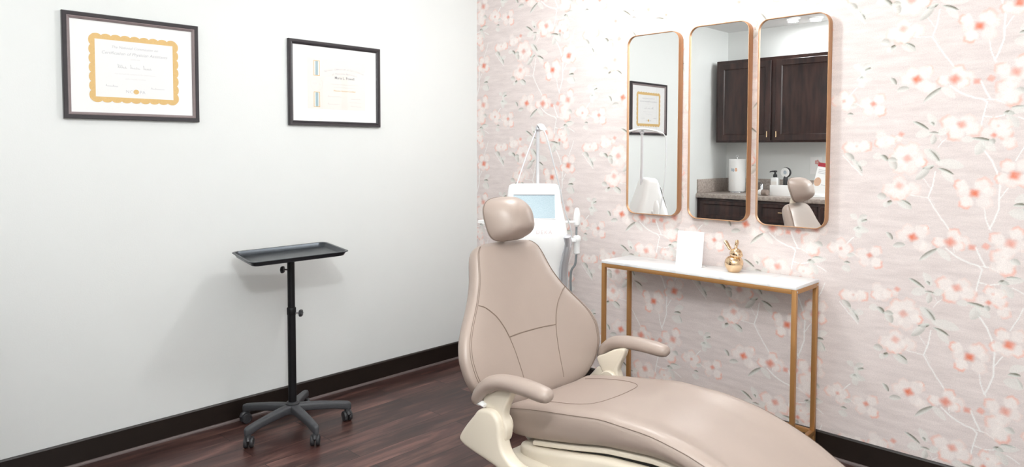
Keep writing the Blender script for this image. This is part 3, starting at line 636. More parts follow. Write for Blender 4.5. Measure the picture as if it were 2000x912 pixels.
# the tray lies on top of the pole and belongs to the stand
def tray():
    yaw = R(-8.2); hl, hw = 0.246, 0.160; ta, tb = math.tan(R(2.6)), math.tan(R(1.6))                  # slightly tipped on its post
    ct, sn = math.cos(yaw), math.sin(yaw)
    def ring(gx, gy, r, z):
        return [Vector((x * ct - y * sn, x * sn + y * ct, z - ta * x + tb * y)) for x, y in rounded_rect(-gx, gx, -gy, gy, r, 6)]
    zt = 0.893
    rs = [ring(0.09, 0.17, 0.02, zt - 0.0235), ring(hw - 0.026, hl - 0.026, 0.022, zt - 0.0235), ring(hw - 0.021, hl - 0.021, 0.026, zt - 0.020), ring(hw - 0.012, hl - 0.012, 0.030, zt - 0.0015), ring(hw - 0.002, hl - 0.002, 0.034, zt - 0.0008),
          ring(hw, hl, 0.035, zt - 0.002), ring(hw - 0.0005, hl - 0.0005, 0.034, zt - 0.0045), ring(hw - 0.008, hl - 0.008, 0.032, zt - 0.0055), ring(hw - 0.017, hl - 0.017, 0.028, zt - 0.023), ring(hw - 0.026, hl - 0.026, 0.022, zt - 0.0265), ring(0.09, 0.17, 0.02, zt - 0.0265)]
    return MB().rings(rs).build('tray', M['tray_steel'], st, smooth=40)
tray()
MB().box((0, 0, 0.8535), (0.07, 0.07, 0.0150), Euler((0, 0, R(-8.2))).to_matrix(), 0.003).build('tray_bracket', M['black_metal'], st)

# ================================================================== treatment chair (faces +x, its back to the pale wall)
CX0, CY0 = 2.35, -1.395
ch = thing('treatment_chair', 'taupe leather reclining treatment chair with headrest and padded arms on a cream frame', 'chair', (CX0, CY0, 0), 0)
def loc(x, y, z): return Vector((x - CX0, y, z))                       # x, z as in the room, y from the chair's centre line
# ---- backrest
BB = Vector((1.870, 0, 0.530)); BE = Vector((-0.3375, 0, 0.9413)); BN = Vector((0.9413, 0, 0.3375))
HW = [(-0.034, 0.070), (-0.030, 0.120), (-0.018, 0.180), (0.005, 0.236), (0.04, 0.290), (0.08, 0.328), (0.13, 0.353), (0.18, 0.359), (0.23, 0.346), (0.28, 0.314), (0.33, 0.273), (0.38, 0.236), (0.44, 0.204), (0.50, 0.184), (0.53, 0.172), (0.552, 0.152), (0.564, 0.125), (0.570, 0.085)]
HT = [(-0.034, 0.008), (-0.030, 0.018), (-0.018, 0.032), (0.005, 0.043), (0.05, 0.050), (0.30, 0.050), (0.48, 0.048), (0.53, 0.043), (0.552, 0.034), (0.564, 0.020), (0.570, 0.008)]
EY, EN = 0.60, 0.66
def wing(y): return 0.050 * (abs(y) / 0.36) ** 2.2
def back_pt(s, a, grow=0.0):
    hw, th = interp(s, HW) + grow, interp(s, HT) + grow
    y = hw * spow(math.cos(a), EY); n = -0.052 + th * spow(math.sin(a), EN) + wing(y)
    p = BB + BE * s + BN * n
    return loc(p.x, y, p.z)
def back_front(s, y, grow=0.0):
    hw = interp(s, HW) + grow; c = min(1.0, abs(y) / hw) ** (1 / EY)
    a = math.acos(c); a = a if y >= 0 else PI - a
    return back_pt(s, a, grow)
SS = [-0.034, -0.031, -0.026, -0.018, -0.008, 0.005] + [0.005 + 0.0175 * k for k in range(1, 31)] + [0.541, 0.552, 0.559, 0.564, 0.568, 0.570]
mb = MB(); mb.rings([[back_pt(s, 2 * PI * k / 64) for k in range(64)] for s in SS])
back = mb.build('backrest', M['leather'], ch, smooth=60)
sm = MB()
for a in (R(28), R(152)):
    for da in (-0.035, 0.035):
        sm.tube([back_pt(s, a + da, 0.0004) for s in SS[3:-3]], 0.0011, 6)
def front_seam(pts, r=0.0022): sm.tube([back_front(s, y, 0.0003) for y, s in spline(pts, 10)], r, 6)
for g in (-1, 1):
    front_seam([(g * 0.232, 0.352), (g * 0.205, 0.338), (g * 0.165, 0.300), (g * 0.140, 0.258), (g * 0.126, 0.222)])
    front_seam([(g * 0.126, 0.222), (g * 0.114, 0.17), (g * 0.105, 0.10), (g * 0.100, 0.03)], 0.0016)
front_seam([(-0.126, 0.222), (-0.05, 0.226), (0.05, 0.226), (0.126, 0.222)])
sm.build('seam', M['stitch'], back)
# ---- headrest
HC = Vector((1.690, 0, 1.143)); HE = Vector((-0.30, 0, 0.954)); HN = Vector((0.954, 0, 0.30))
def head_ring(n, sc, lift=0.0, m=56):
    out = []
    for k in range(m):
        a = 2 * PI * k / m; ca, sa = math.cos(a), math.sin(a)
        q_ = max(0.0, min(1.0, (n + 0.036) / 0.055)); ey, ev = (0.62 + 0.32 * q_, 0.66 + 0.32 * q_) if sa > 0 else (0.55, 0.45)
        y = 0.108 * sc * spow(ca, ey); v = (0.091 * sc if sa > 0 else 0.076 * (0.30 + 0.70 * sc if sc > 0.3 else 1.7 * sc)) * spow(sa, ev)
        y *= 1 + 0.04 * max(0, v) / 0.09 - 0.07 * max(0, -v) / 0.076
        p = HC + HE * (v + lift) + HN * n; out.append(loc(p.x, y, p.z))
    return out
HR = [(-0.050, 0.55), (-0.0495, 0.80), (-0.047, 0.94), (-0.042, 0.99), (-0.036, 1.0), (-0.026, 0.992), (-0.010, 0.955), (0.008, 0.895), (0.024, 0.805), (0.038, 0.69), (0.049, 0.56), (0.057, 0.42), (0.062, 0.27), (0.064, 0.12)]
hr = MB().rings([head_ring(n, s) for n, s in HR]).build('headrest', M['leather'], ch, smooth=70)
q = MB(); q.tube(head_ring(-0.0345, 1.003) , 0.0013, 6, closed=True); q.build('seam', M['stitch'], hr)
br_ = MB(); p1 = HC + HN * -0.052 + HE * -0.01
br_.tube([loc(p1.x, 0, p1.z), loc(p1.x - 0.012, 0, p1.z - 0.05), loc((BB + BE * 0.50 + BN * -0.105).x, 0, (BB + BE * 0.50 + BN * -0.105).z), loc((BB + BE * 0.38 + BN * -0.104).x, 0, (BB + BE * 0.38 + BN * -0.104).z)], [0.02, 0.02, 0.02, 0.02], 12, sq=0.4, up=(0, 1, 0))
br_.build('headrest_bracket', M['cream'], ch)
# ---- seat and leg rest, one long contoured cushion
SEAM_Z = [(1.872, 0.524), (1.90, 0.535), (2.0, 0.556), (2.17, 0.583), (2.30, 0.600), (2.42, 0.600), (2.54, 0.586), (2.62, 0.566), (2.72, 0.528), (2.80, 0.484), (2.95, 0.398), (3.10, 0.315), (3.24, 0.245)]
THK = [(1.872, 0.080), (1.92, 0.096), (2.0, 0.103), (2.23, 0.092), (2.39, 0.074), (2.54, 0.058), (2.8, 0.055), (3.24, 0.05)]
def seat_sec(x, k=1.0, dz=0.0, kt=1.0, hw0=None):
    hw = (0.236 if hw0 is None else hw0); hw *= k
    if x > 2.9: hw *= 1 - 0.10 * ((x - 2.9) / 0.34) ** 2
    z = interp(x, SEAM_Z) + dz; t = interp(x, THK) * kt
    leg = max(0.0, min(1.0, (x - 2.25) / 0.35)); leg = leg * leg * (3 - 2 * leg)
    dish = 0.004 + 0.011 * leg
    half = [(0.0, -t), (0.55, -t), (0.82, -t + 0.001), (0.915, -t + 0.009), (0.965, -t + 0.024), (0.99, -t * 0.55), (1.0, -t * 0.30), (0.995, -0.008), (0.982, 0.0), (0.955, 0.0075 * kt), (0.915, 0.0125 * kt), (0.85, 0.0155 * kt), (0.76, 0.0155 * kt - dish * 0.25), (0.66, 0.0155 * kt - dish * 0.8), (0.5, 0.0155 * kt - dish), (0.25, 0.016 * kt - dish), (0.0, 0.016 * kt - dish)]
    pts = [loc(x, hw * a, z + b) for a, b in half] + [loc(x, -hw * a, z + b) for a, b in reversed(half[1:-1])]
    return pts
XS = [(1.868, 0.84, -0.012, 0.55), (1.869, 0.90, -0.008, 0.72), (1.873, 0.945, -0.003, 0.86), (1.881, 0.972, -0.001, 0.94), (1.893, 0.988, 0, 0.98), (1.91, 0.997, 0, 1.0)] + [(1.93 + 0.0325 * k, 1, 0, 1) for k in range(40)] + [(3.222, 0.97, -0.003, 0.92), (3.236, 0.92, -0.008, 0.75), (3.242, 0.86, -0.012, 0.5)]
seat = MB().rings([seat_sec(x, k, dz, kt) for x, k, dz, kt in XS]).build('seat_cushion', M['leather'], ch, smooth=60)
sm = MB()
def top_pt(x, yy, up=0.0):
    """a point on the cushion top"""
    sec = seat_sec(x); n = 17; half = sec[8:17]
    ys = [p.y for p in half][::-1]; zs = [p.z for p in half][::-1]
    z = float(np.interp(abs(yy), ys, zs)); return Vector((x - CX0, yy, z + up))
for g in (-1, 1):
    for off in (-0.004, 0.0035):
        line = []
        for x, k, dz, kt in XS[2:-2]:
            sec = seat_sec(x, k, dz, kt); p = sec[8]; y = p.y * g
            line.append(Vector((p.x, y, p.z + off + 0.001)))
        sm.tube(line, 0.0010, 6)
panel = [(1.93, -0.150), (2.02, -0.155), (2.11, -0.150), (2.165, -0.115), (2.185, -0.04), (2.185, 0.06), (2.165, 0.125), (2.10, 0.155), (2.0, 0.160), (1.92, 0.150)]
sm.tube([top_pt(x, y, 0.0004) for x, y in spline(panel, 8)], 0.0014, 6)
sm.build('seam', M['stitch'], seat)
# ---- cream shell under the cushion, black filler painted as the gap's shade, lift cover, base
def under(x, d0, d1, hw, e=0.010):
    z = interp(x, SEAM_Z) - interp(x, THK)
    a, b = z - d0, z - d1
    return [loc(x, hw - e, a), loc(x, hw, a - e * 0.7), loc(x, hw, b + e * 0.7), loc(x, hw - e, b), loc(x, -hw + e, b), loc(x, -hw, b + e * 0.7), loc(x, -hw, a - e * 0.7), loc(x, -hw + e, a)]
px = [1.99 + 0.05 * k for k in range(20)]
MB().rings([under(1.985, 0.003, 0.010, 0.18, 0.003)] + [under(x, 0.001, 0.017, 0.213, 0.005) for x in px]).build('seat_pan', M['cream'], ch, smooth=40)
MB().rings([under(x, 0.016, 0.034, 0.196, 0.002) for x in px[1:]]).build('gap_shade_fill', M['black'], ch, smooth=0)
def cover(x, hw, dz0, dz1, e):
    z = interp(x, SEAM_Z) - interp(x, THK)
    a = z - dz0; b = a - dz1
    prof = []
    for k in range(5): q_ = R(90 * k / 4); prof.append((hw - e + e * math.sin(q_), a - e + e * math.cos(q_)))
    for k in range(5): q_ = R(90 * k / 4); prof.append((hw - e + e * math.cos(q_), b + e - e * math.sin(q_)))
    return [loc(x, y, z_) for y, z_ in prof] + [loc(x, -y, z_) for y, z_ in reversed(prof)]
gap = lambda x: 0.021 + 0.012 * max(0, min(1, (x - 2.0) / 0.5))
cv_ = [(1.926, 0.190, 0.026, 0.020, 0.009), (1.930, 0.207, 0.020, 0.032, 0.014), (1.940, 0.219, 0.015, 0.040, 0.016), (1.960, 0.225, 0.015, 0.046, 0.016)] + [(x, 0.228, gap(x), 0.050 + 0.25 * max(0, x - 2.0), 0.014) for x in [2.0 + 0.06 * k for k in range(12)]]
MB().rings([cover(*c_) for c_ in cv_]).build('lift_cover', M['cream'], ch, smooth=45)
MB().b2(loc(1.88, -0.255, 0.315), loc(2.62, 0.255, 0.398), 0.028, 4).build('base_body', M['cream'], ch)
cl = MB(); cl.rings([[loc(2.30, 0, 0) + Vector((sx * (0.19 + e), sy * (0.13 + e), z)) for sx, sy in [(spow(math.cos(2 * PI * k / 40), 0.5), spow(math.sin(2 * PI * k / 40), 0.5)) for k in range(40)]] for z, e in ((0.055, 0.05), (0.075, 0.03), (0.14, 0.0), (0.26, 0.0), (0.318, 0.05))])
cl.build('column', M['cream'], ch)
MB().b2(loc(1.98, -0.245, 0.0), loc(2.95, 0.245, 0.062), 0.022, 3).build('foot_plate', M['cream'], ch)
# ---- arms
def closed_spline(pts, n=7):
    P = [np.array(p, float) for p in pts]; m = len(P); out = []
    for i in range(m):
        a, b, c, d = P[i - 1], P[i], P[(i + 1) % m], P[(i + 2) % m]
        for k in range(n):
            t = k / n; out.append(0.5 * (2 * b + (c - a) * t + (2 * a - 5 * b + 4 * c - d) * t * t + (3 * b - a - 3 * c + d) * t ** 3))
    return out
def pillow(outline, y0, y1, e, mbx):
    """plate with rounded rims from an outline in the x-z plane"""
    m = len(outline); P = np.array(outline)
    tan = np.roll(P, -1, 0) - np.roll(P, 1, 0); tan /= np.linalg.norm(tan, axis=1)[:, None]
    nrm = np.stack([tan[:, 1], -tan[:, 0]], 1)
    area = 0.5 * np.sum(P[:, 0] * np.roll(P[:, 1], -1) - np.roll(P[:, 0], -1) * P[:, 1])
    if area < 0: nrm = -nrm
    rs = []
    sg = 1 if y1 > y0 else -1
    for k in range(5): q_ = R(90 * k / 4); rs.append((y0 + sg * e * (1 - math.sin(q_)), e * (1 - math.cos(q_))))
    for k in range(5): q_ = R(90 * k / 4); rs.append((y1 - sg * e * (1 - math.sin(R(90) - q_) ) if False else y1 - sg * e + sg * e * math.sin(q_), e * (1 - math.cos(q_))))
    order = sorted(rs[:5], key=lambda r: sg * r[0]) + sorted(rs[5:], key=lambda r: sg * r[0])
    mbx.rings([[loc(x - nx * ins, y, z - nz * ins) for (x, z), (nx, nz) in zip(P, nrm)] for y, ins in order])
PAD = [(1.846, 0.573), (1.855, 0.590), (1.877, 0.622), (1.918, 0.652), (1.975, 0.6665), (2.040, 0.671), (2.095, 0.670), (2.130, 0.668), (2.153, 0.667), (2.165, 0.666)]
PADR = [0.010, 0.021, 0.026, 0.029, 0.0305, 0.031, 0.031, 0.030, 0.025, 0.011]
SUP = [(1.866, 0.590), (1.90, 0.612), (1.95, 0.640), (1.992, 0.650), (1.992, 0.628), (1.966, 0.575), (1.964, 0.545), (1.976, 0.515), (1.970, 0.478), (1.942, 0.466), (1.915, 0.49), (1.893, 0.54)]
LEV = [(1.888, 0.563), (1.925, 0.566), (1.952, 0.548), (1.963, 0.515), (1.966, 0.482), (1.984, 0.442), (2.03, 0.416), (2.12, 0.400), (2.13, 0.360), (2.02, 0.366), (1.96, 0.386), (1.90, 0.398), (1.839, 0.407), (1.792, 0.418), (1.772, 0.438), (1.797, 0.478), (1.838, 0.525), (1.862, 0.552)]
for g in (-1, 1):
    pad_pts = [loc(p[0], g * (0.325 + 0.012 * max(0, (1.95 - p[0]) / 0.1)), p[1]) for p in spline(PAD, 6)]
    rr = [interp(k / (len(pad_pts) - 1) * (len(PADR) - 1), list(enumerate(PADR))) for k in range(len(pad_pts))]
    MB().tube(pad_pts, rr, 24, sq=0.82).build('armrest_pad', M['leather'], ch, smooth=60)
    u_ = MB(); pillow(closed_spline(SUP, 5), g * 0.290, g * 0.322, 0.006, u_); sup = u_.build('arm_support', M['cream'], ch, smooth=50)
    u_ = MB(); pillow(closed_spline(LEV, 5), g * 0.292, g * 0.344, 0.013, u_); u_.build('arm_lever', M['cream'], ch, smooth=50)
    MB().tube([loc(2.02, g * 0.320, 0.385), loc(2.09, g * 0.305, 0.378), loc(2.15, g * 0.26, 0.372), loc(2.2, g * 0.2, 0.37)], [0.026, 0.029, 0.031, 0.031], 16).build('lever_root', M['cream'], ch)
    MB().lathe([(0.0, 0), (0.036, 0.0), (0.040, 0.004), (0.040, 0.016), (0.036, 0.020), (0.0, 0.020)][1:-1], (0, 0, 0), 32, Matrix.Translation(loc(1.928, g * 0.288 - 0.010, 0.515)) @ Matrix.Rotation(R(-90), 4, 'X')).build('pivot_disc', M['cream'], ch)
    MB().tube([loc(1.885, g * 0.328, 0.570), loc(1.870, g * 0.328, 0.574), loc(1.854, g * 0.328, 0.570), loc(1.844, g * 0.328, 0.565)], [0.010, 0.013, 0.011, 0.004], 12, sq=0.6).build('release_tab', M['white'], sup)
# back carrier between the seat frame and the backrest
cr_ = MB()
for g in (-1, 1): cr_.tube([loc(1.98, g * 0.15, 0.40), loc(1.885, g * 0.15, 0.455), loc(1.845, g * 0.15, 0.52), loc(1.800, g * 0.14, 0.60), loc(1.755, g * 0.12, 0.72)], [0.022, 0.022, 0.022, 0.02, 0.016], 12, sq=0.6)
cr_.box(loc(1.90, 0, 0.445), (0.035, 0.30, 0.045), None, 0.012)
cr_.build('back_carrier', M['cream_pale'], ch)

# ================================================================== laser treatment cart in the corner
LX, LY, LROT = 1.045, -0.570, R(-46)                                   # local +x is its front
lc = thing('laser_cart', 'white upright laser treatment machine with a blue-grey screen, behind the chair in the corner', 'medical machine', (LX, LY, 0), LROT)
BODY = [(1.2235, 0.080, -0.022, 0.024, 1.1), (1.222, 0.112, -0.032, 0.034, 0.8), (1.214, 0.128, -0.038, 0.041, 0.6), (1.195, 0.134, -0.045, 0.048, 0.5), (1.12, 0.143, -0.068, 0.068, 0.42), (1.03, 0.164, -0.102, 0.0975, 0.40), (0.97, 0.174, -0.118, 0.110, 0.40), (0.92, 0.172, -0.130, 0.112, 0.40), (0.86, 0.160, -0.140, 0.104, 0.42), (0.78, 0.140, -0.150, 0.095, 0.45), (0.60, 0.145, -0.165, 0.095, 0.45), (0.36, 0.165, -0.19, 0.12, 0.45), (0.24, 0.20, -0.215, 0.17, 0.45), (0.12, 0.205, -0.22, 0.18, 0.45), (0.105, 0.19, -0.205, 0.165, 0.45)]
rs = []
for z, hw, b, f, e in BODY:
    rs.append([Vector(((f + b) / 2 + (f - b) / 2 * spow(math.cos(2 * PI * k / 56), e), hw * spow(math.sin(2 * PI * k / 56), e), z)) for k in range(56)])
MB().rings(rs).build('cart_body', M['white'], lc, smooth=50)
def face(z): return interp(z, sorted((r[0], r[3]) for r in BODY)) + 0.0005
def on_face(y, z, d=0.0):
    sl = math.atan2(face(z - 0.02) - face(z + 0.02), 0.04); return Vector((face(z) + d * math.cos(sl), y, z + d * math.sin(sl)))
def face_panel(y0, y1, z0, z1, d0, d1, r=0.004):
    pts = rounded_rect(y0, y1, z0, z1, r, 3)
    return MB().rings([[on_face(y, z, d0) for y, z in pts], [on_face(y, z, d1) for y, z in pts]])
bz = face_panel(-0.111, 0.111, 1.046, 1.172, -0.002, 0.0012).build('screen_bezel', M['white_soft'], lc, smooth=0)
face_panel(-0.106, 0.106, 1.050, 1.167, 0.0012, 0.0022, 0.002).build('screen', M['screen'], bz, smooth=0)
face_panel(-0.106, 0.106, 1.1655, 1.169, 0.0012, 0.0032, 0.001).build('screen_edge', M['grey_plastic'], bz, smooth=0)
p0 = on_face(0, 0.972, 0.0015); sl = math.atan2(face(0.98) - face(1.02), 0.04)
lettering([('DEKA', 0.027, 0.049, 0, 0, 1.30, 'CENTER')], M['ink_red'], lc, Matrix(((0, -math.sin(sl), math.cos(sl), p0.x), (1, 0, 0, p0.y), (0, math.cos(sl), math.sin(sl), p0.z), (0, 0, 0, 1))), 'lettering', 0.0002)
# silver flank strips
for g in (-1, 1):
    pts = spline([(0.085, g * 0.165, 0.965), (0.075, g * 0.172, 0.92), (0.070, g * 0.162, 0.86), (0.060, g * 0.150, 0.76), (0.055, g * 0.152, 0.62), (0.06, g * 0.168, 0.40)], 6)
    MB().tube([Vector(p) for p in pts], [0.012] + [0.026] * (len(pts) - 2) + [0.02], 12, sq=0.85, up=(0, 1, 0)).build('flank_strip', M['silver'], lc)
for x, y in ((0.13, 0.16), (0.13, -0.16), (-0.16, 0.16), (-0.16, -0.16)):
    cs = MB().cyl((x, y, 0.06), (x, y, 0.112), 0.012, 12).box((x, y, 0.055), (0.034, 0.044, 0.03), None, 0.006).build('caster', M['grey_plastic'], lc)
    MB().cyl((x - 0.012, y - 0.017, 0.035), (x - 0.012, y + 0.017, 0.035), 0.035, 24).build('wheel', M['rubber'], cs)
# hose mast with its curved cradle and hanging cord
MB().cyl((-0.045, 0.022, 1.18), (-0.045, 0.022, 1.500), 0.0085, 16).build('mast', M['mast'], lc)
MB().ball((-0.045, 0.022, 1.508), (0.013, 0.013, 0.016), 16, 10).tube([(-0.045, 0.022, 1.500), (-0.055, 0.020, 1.520)], 0.011, 12).build('mast_joint', M['silver'], lc)
arm_pts = spline([(-0.165, 0.026, 1.500), (-0.115, 0.030, 1.519), (-0.045, 0.034, 1.530), (0.03, 0.040, 1.519), (0.085, 0.046, 1.500)], 6)
MB().tube([Vector(p) for p in arm_pts], [0.010] + [0.017] * (len(arm_pts) - 2) + [0.008], 12, sq=0.42).build('hose_cradle', M['white'], lc)
MB().tube([Vector(p) for p in spline([(0.085, 0.046, 1.500), (0.096, 0.062, 1.462), (0.088, 0.098, 1.33), (0.07, 0.132, 1.20), (0.05, 0.158, 1.09), (0.02, 0.192, 0.99), (0.0, 0.200, 0.90)], 8)], 0.0034, 8).build('cord', M['cable'], lc)
MB().tube([Vector(p) for p in spline([(-0.045, 0.014, 1.505), (-0.035, -0.03, 1.39), (-0.03, -0.085, 1.23), (-0.03, -0.100, 1.18)], 6)], 0.0036, 8).build('stay_rod', M['mast'], lc)
# handpieces in their side holder
MB().box((0.0, 0.188, 0.928), (0.04, 0.07, 0.022), None, 0.006).build('handpiece_holder', M['white'], lc); MB().box((0.0, 0.186, 1.023), (0.03, 0.07, 0.012), None, 0.004).build('handpiece_holder', M['white'], lc)
hp = MB().lathe([(0.007, 1.035), (0.016, 1.045), (0.019, 1.075), (0.016, 1.105), (0.011, 1.128), (0.006, 1.134)], (0, 0.226, -0.037), 20).build('handpiece', M['white'], lc)
MB().cyl((0, 0.224, 0.928), (0, 0.224, 1.003), 0.0055, 10).build('handpiece_tip', M['cable_dark'], hp)
hp2 = MB().lathe([(0.008, 0.990), (0.019, 0.985), (0.021, 0.975), (0.021, 0.962), (0.0165, 0.955), (0.0165, 0.895), (0.012, 0.890)], (0, 0.226, -0.037), 20).build('handpiece', M['white'], lc)
MB().tube([Vector(p) for p in spline([(0, 0.224, 0.855), (0.0, 0.218, 0.80), (-0.005, 0.196, 0.75), (-0.01, 0.20, 0.60), (-0.02, 0.21, 0.40), (-0.03, 0.195, 0.26)], 8)], 0.006, 10).build('handpiece_cable', M['cable_dark'], hp2)
MB().tube([Vector(p) for p in spline([(0.02, 0.185, 0.96), (0.025, 0.180, 0.87), (0.02, 0.176, 0.76), (0.0, 0.178, 0.6), (0, 0.19, 0.42), (0.0, 0.19, 0.3)], 8)], 0.005, 10).build('cable', M['cable'], lc)
MB().rings([[Vector(p) for p in r] for r in (
    [(-0.03, -0.12, 1.035), (0.03, -0.12, 1.035), (0.03, -0.12, 0.985), (-0.03, -0.12, 0.985)],
    [(-0.032, -0.225, 1.036), (0.028, -0.21, 1.034), (0.028, -0.21, 1.006), (-0.032, -0.21, 1.006)],
    [(-0.028, -0.292, 1.028), (0.010, -0.292, 1.028), (0.010, -0.292, 1.018), (-0.028, -0.292, 1.018)])]).build('side_shelf', M['white'], lc, smooth=0)

# ================================================================== console table and what stands on it
tx0, tx1, ty0, ty1, tz = 1.273, 2.307, -0.284, -0.030, 0.8144
ct = thing('console_table', 'narrow console table with white marble top and brass square-tube legs below the mirrors', 'table', ((tx0 + tx1) / 2, (ty0 + ty1) / 2, 0))
TO = (-(tx0 + tx1) / 2, -(ty0 + ty1) / 2)
def tb(lo, hi, bev=0.0012): return MB().b2((lo[0] + TO[0], lo[1] + TO[1], lo[2]), (hi[0] + TO[0], hi[1] + TO[1], hi[2]), bev, 2)
tb((tx0 - 0.001, ty0 - 0.001, tz - 0.0150), (tx1 + 0.001, ty1 + 0.001, tz), 0.0022).build('marble_top', M['marble'], ct)
tt = 0.020; zt = tz - 0.0150
for (a, b) in ((tx0, ty0), (tx1 - tt, ty0), (tx0, ty1 - tt), (tx1 - tt, ty1 - tt)): tb((a, b, 0), (a + tt, b + tt, zt)).build('leg', M['brass'], ct)
for y in (ty0, ty1 - tt): tb((tx0 + tt + 0.0004, y, zt - tt), (tx1 - tt - 0.0004, y + tt, zt)).build('apron_rail', M['brass'], ct)
for x in (tx0, tx1 - tt):
    tb((x, ty0 + tt + 0.0004, zt - tt), (x + tt, ty1 - tt - 0.0004, zt)).build('apron_rail', M['brass'], ct)
    tb((x, ty0 + tt, 0.098), (x + tt, ty1 - tt, 0.118)).build('stretcher', M['brass'], ct)
tb((tx0 + tt, ty1 - tt, 0.098), (tx1 - tt, ty1, 0.118)).build('stretcher', M['brass'], ct)
for x, y in ((tx1, ty0 + 0.012), (tx1, ty1 - 0.012)): MB().cyl((x + TO[0] - 0.001, y + TO[1], zt - 0.010), (x + TO[0] + 0.0012, y + TO[1], zt - 0.010), 0.0042, 12).build('screw', M['silver'], ct)

# gold rabbit
rb = thing('rabbit_figurine', 'shiny gold ceramic rabbit standing on the marble console table', 'figurine', (1.943, -0.126, tz), R(-20))
body = MB().lathe([(0.020, 0.0), (0.0255, 0.001), (0.0275, 0.004), (0.036, 0.015), (0.0425, 0.030), (0.0440, 0.043), (0.0420, 0.056), (0.036, 0.067), (0.028, 0.0745), (0.016, 0.079), (0.004, 0.080)], (0, 0, 0), 36)
body.ball((-0.043, 0, 0.024), 0.012, 16, 10)
body.build('body', M['gold'], rb, smooth=60)
hd = MB().ball((0.012, 0, 0.0905), (0.0310, 0.0285, 0.0268), 28, 16); hd.ball((0.031, 0.0075, 0.085), (0.014, 0.013, 0.012), 16, 10); hd.ball((0.031, -0.0075, 0.085), (0.014, 0.013, 0.012), 16, 10)
hd.build('head', M['gold'], rb, smooth=60)
for pts in ([(-0.010, -0.014, 0.108), (-0.019, -0.019, 0.123), (-0.027, -0.024, 0.139), (-0.035, -0.027, 0.146), (-0.040, -0.029, 0.146)], [(-0.004, 0.013, 0.110), (-0.006, 0.018, 0.124), (-0.004, 0.021, 0.140), (-0.005, 0.022, 0.150), (-0.006, 0.022, 0.153)]):
    MB().tube([Vector(p) for p in spline(pts, 5)], [0.006] + [0.0095] * 6 + [0.0108] * 6 + [0.009] * 4 + [0.0075, 0.0055, 0.004, 0.002], 14, sq=0.55, up=(1, 0, 0)).build('ear', M['gold'], rb, smooth=60)
# small sign on a stand
sg_ = thing('sign_card', 'plain white card standing upright on the console table beside the gold rabbit', 'sign', (1.702, -0.132, tz), R(3))
tl = Matrix.Rotation(R(-8), 4, 'X')
cp = MB(); cp.v = []; cp.box((0, 0, 0.088), (0.144, 0.003, 0.176), None, 0.001); cp.v = [tuple(tl @ Vector(p)) for p in cp.v]; cp.build('card', M['white_soft'], sg_, smooth=0)
MB().box((0, 0.022, 0.0018), (0.144, 0.050, 0.0034), None, 0.001).build('foot', M['white'], sg_, smooth=0)
gm = tl @ Matrix(((1, 0, 0, 0), (0, 0, -1, -0.0017), (0, 1, 0, 0), (0, 0, 0, 1)))
def card_rule(x0, x1, z, h):
    m_ = MB().box(((x0 + x1) / 2, -0.0017, z), (x1 - x0, 0.0004, h)); m_.v = [tuple(tl @ Vector(p)) for p in m_.v]; return m_
mk = MB()
for z_, w_ in ((0.150, 0.07), (0.140, 0.05), (0.122, 0.09), (0.114, 0.08), (0.106, 0.085)):
    k_ = card_rule(-w_ / 2, w_ / 2, z_, 0.0016); mk.add(k_.v, k_.f)
mk.build('print', simple('faint_print', (0.80, 0.80, 0.79), 0.8), sg_, smooth=0)

# ================================================================== three mirrors
MIR = [(1.258, 1.581, 1.050, 2.022, 'bronze-framed mirror on the flowered wall nearest the corner, leftmost of the three tall mirrors'),
       (1.638, 1.962, 1.048, 2.028, 'middle one of three bronze-framed tall mirrors, hanging above the console table'),
       (2.006, 2.334, 1.042, 2.018, 'bronze-framed mirror hanging above the gold rabbit, rightmost of the three tall mirrors')]
for x0, x1, z0, z1, lb in MIR:
    cx, cz = (x0 + x1) / 2, (z0 + z1) / 2; w, h = (x1 - x0) / 2, (z1 - z0) / 2
    t = thing('wall_mirror', lb, 'mirror', (cx, 0, cz), 0, 'bronze-framed mirrors over the console table')
    def rr_(d, y): return [Vector((x, y, z)) for x, z in rounded_rect(-w + d, w - d, -h + d, h - d, 0.052 - d, 10)]
    MB().rings([rr_(0, -0.0015), rr_(0, -0.0425), rr_(0.0008, -0.0438), rr_(0.0027, -0.0438), rr_(0.0035, -0.0430), rr_(0.0035, -0.0015)], closed=True).build('frame', M['mirror_frame'], t, smooth=40)
    MB().rings([rr_(0.0032, -0.004), rr_(0.0032, -0.0345)]).build('mirror_glass', M['mirror'], t, smooth=0)

# ================================================================== the counter wall that the mirrors show
YB = ROOM_Y
def panel_front(lo, hi, fy, depth, rim):
    """framed door or drawer front facing +y: raised rim round a recessed field with a bevelled step"""
    (x0, z0), (x1, z1) = lo, hi
    def r_(d, y): return [Vector((x0 + d, y, z0 + d)), Vector((x1 - d, y, z0 + d)), Vector((x1 - d, y, z1 - d)), Vector((x0 + d, y, z1 - d))]
    return MB().rings([r_(0, fy), r_(0, fy + depth - 0.003), r_(0.003, fy + depth), r_(rim, fy + depth), r_(rim + 0.008, fy + depth - 0.009), r_(rim + 0.02, fy + depth - 0.009), r_(rim + 0.03, fy + depth - 0.006)])
def pull(x0, z0, x1, z1, y, parent):
    d = Vector((x1 - x0, 0, z1 - z0)).normalized()
    m_ = MB().cyl(Vector((x0, y + 0.026, z0)) - d * 0.008, Vector((x1, y + 0.026, z1)) + d * 0.008, 0.0055, 12)
    for p in ((x0, z0), (x1, z1)): m_.cyl((p[0], y, p[1]), (p[0], y + 0.026, p[1]), 0.004, 10)
    return m_.build('handle', M['gold'], parent)
uc = thing('wall_cabinet', 'dark espresso wall cabinet with two panel doors and brass pulls above the counter', 'cabinet', (0.65, YB, 1.475))
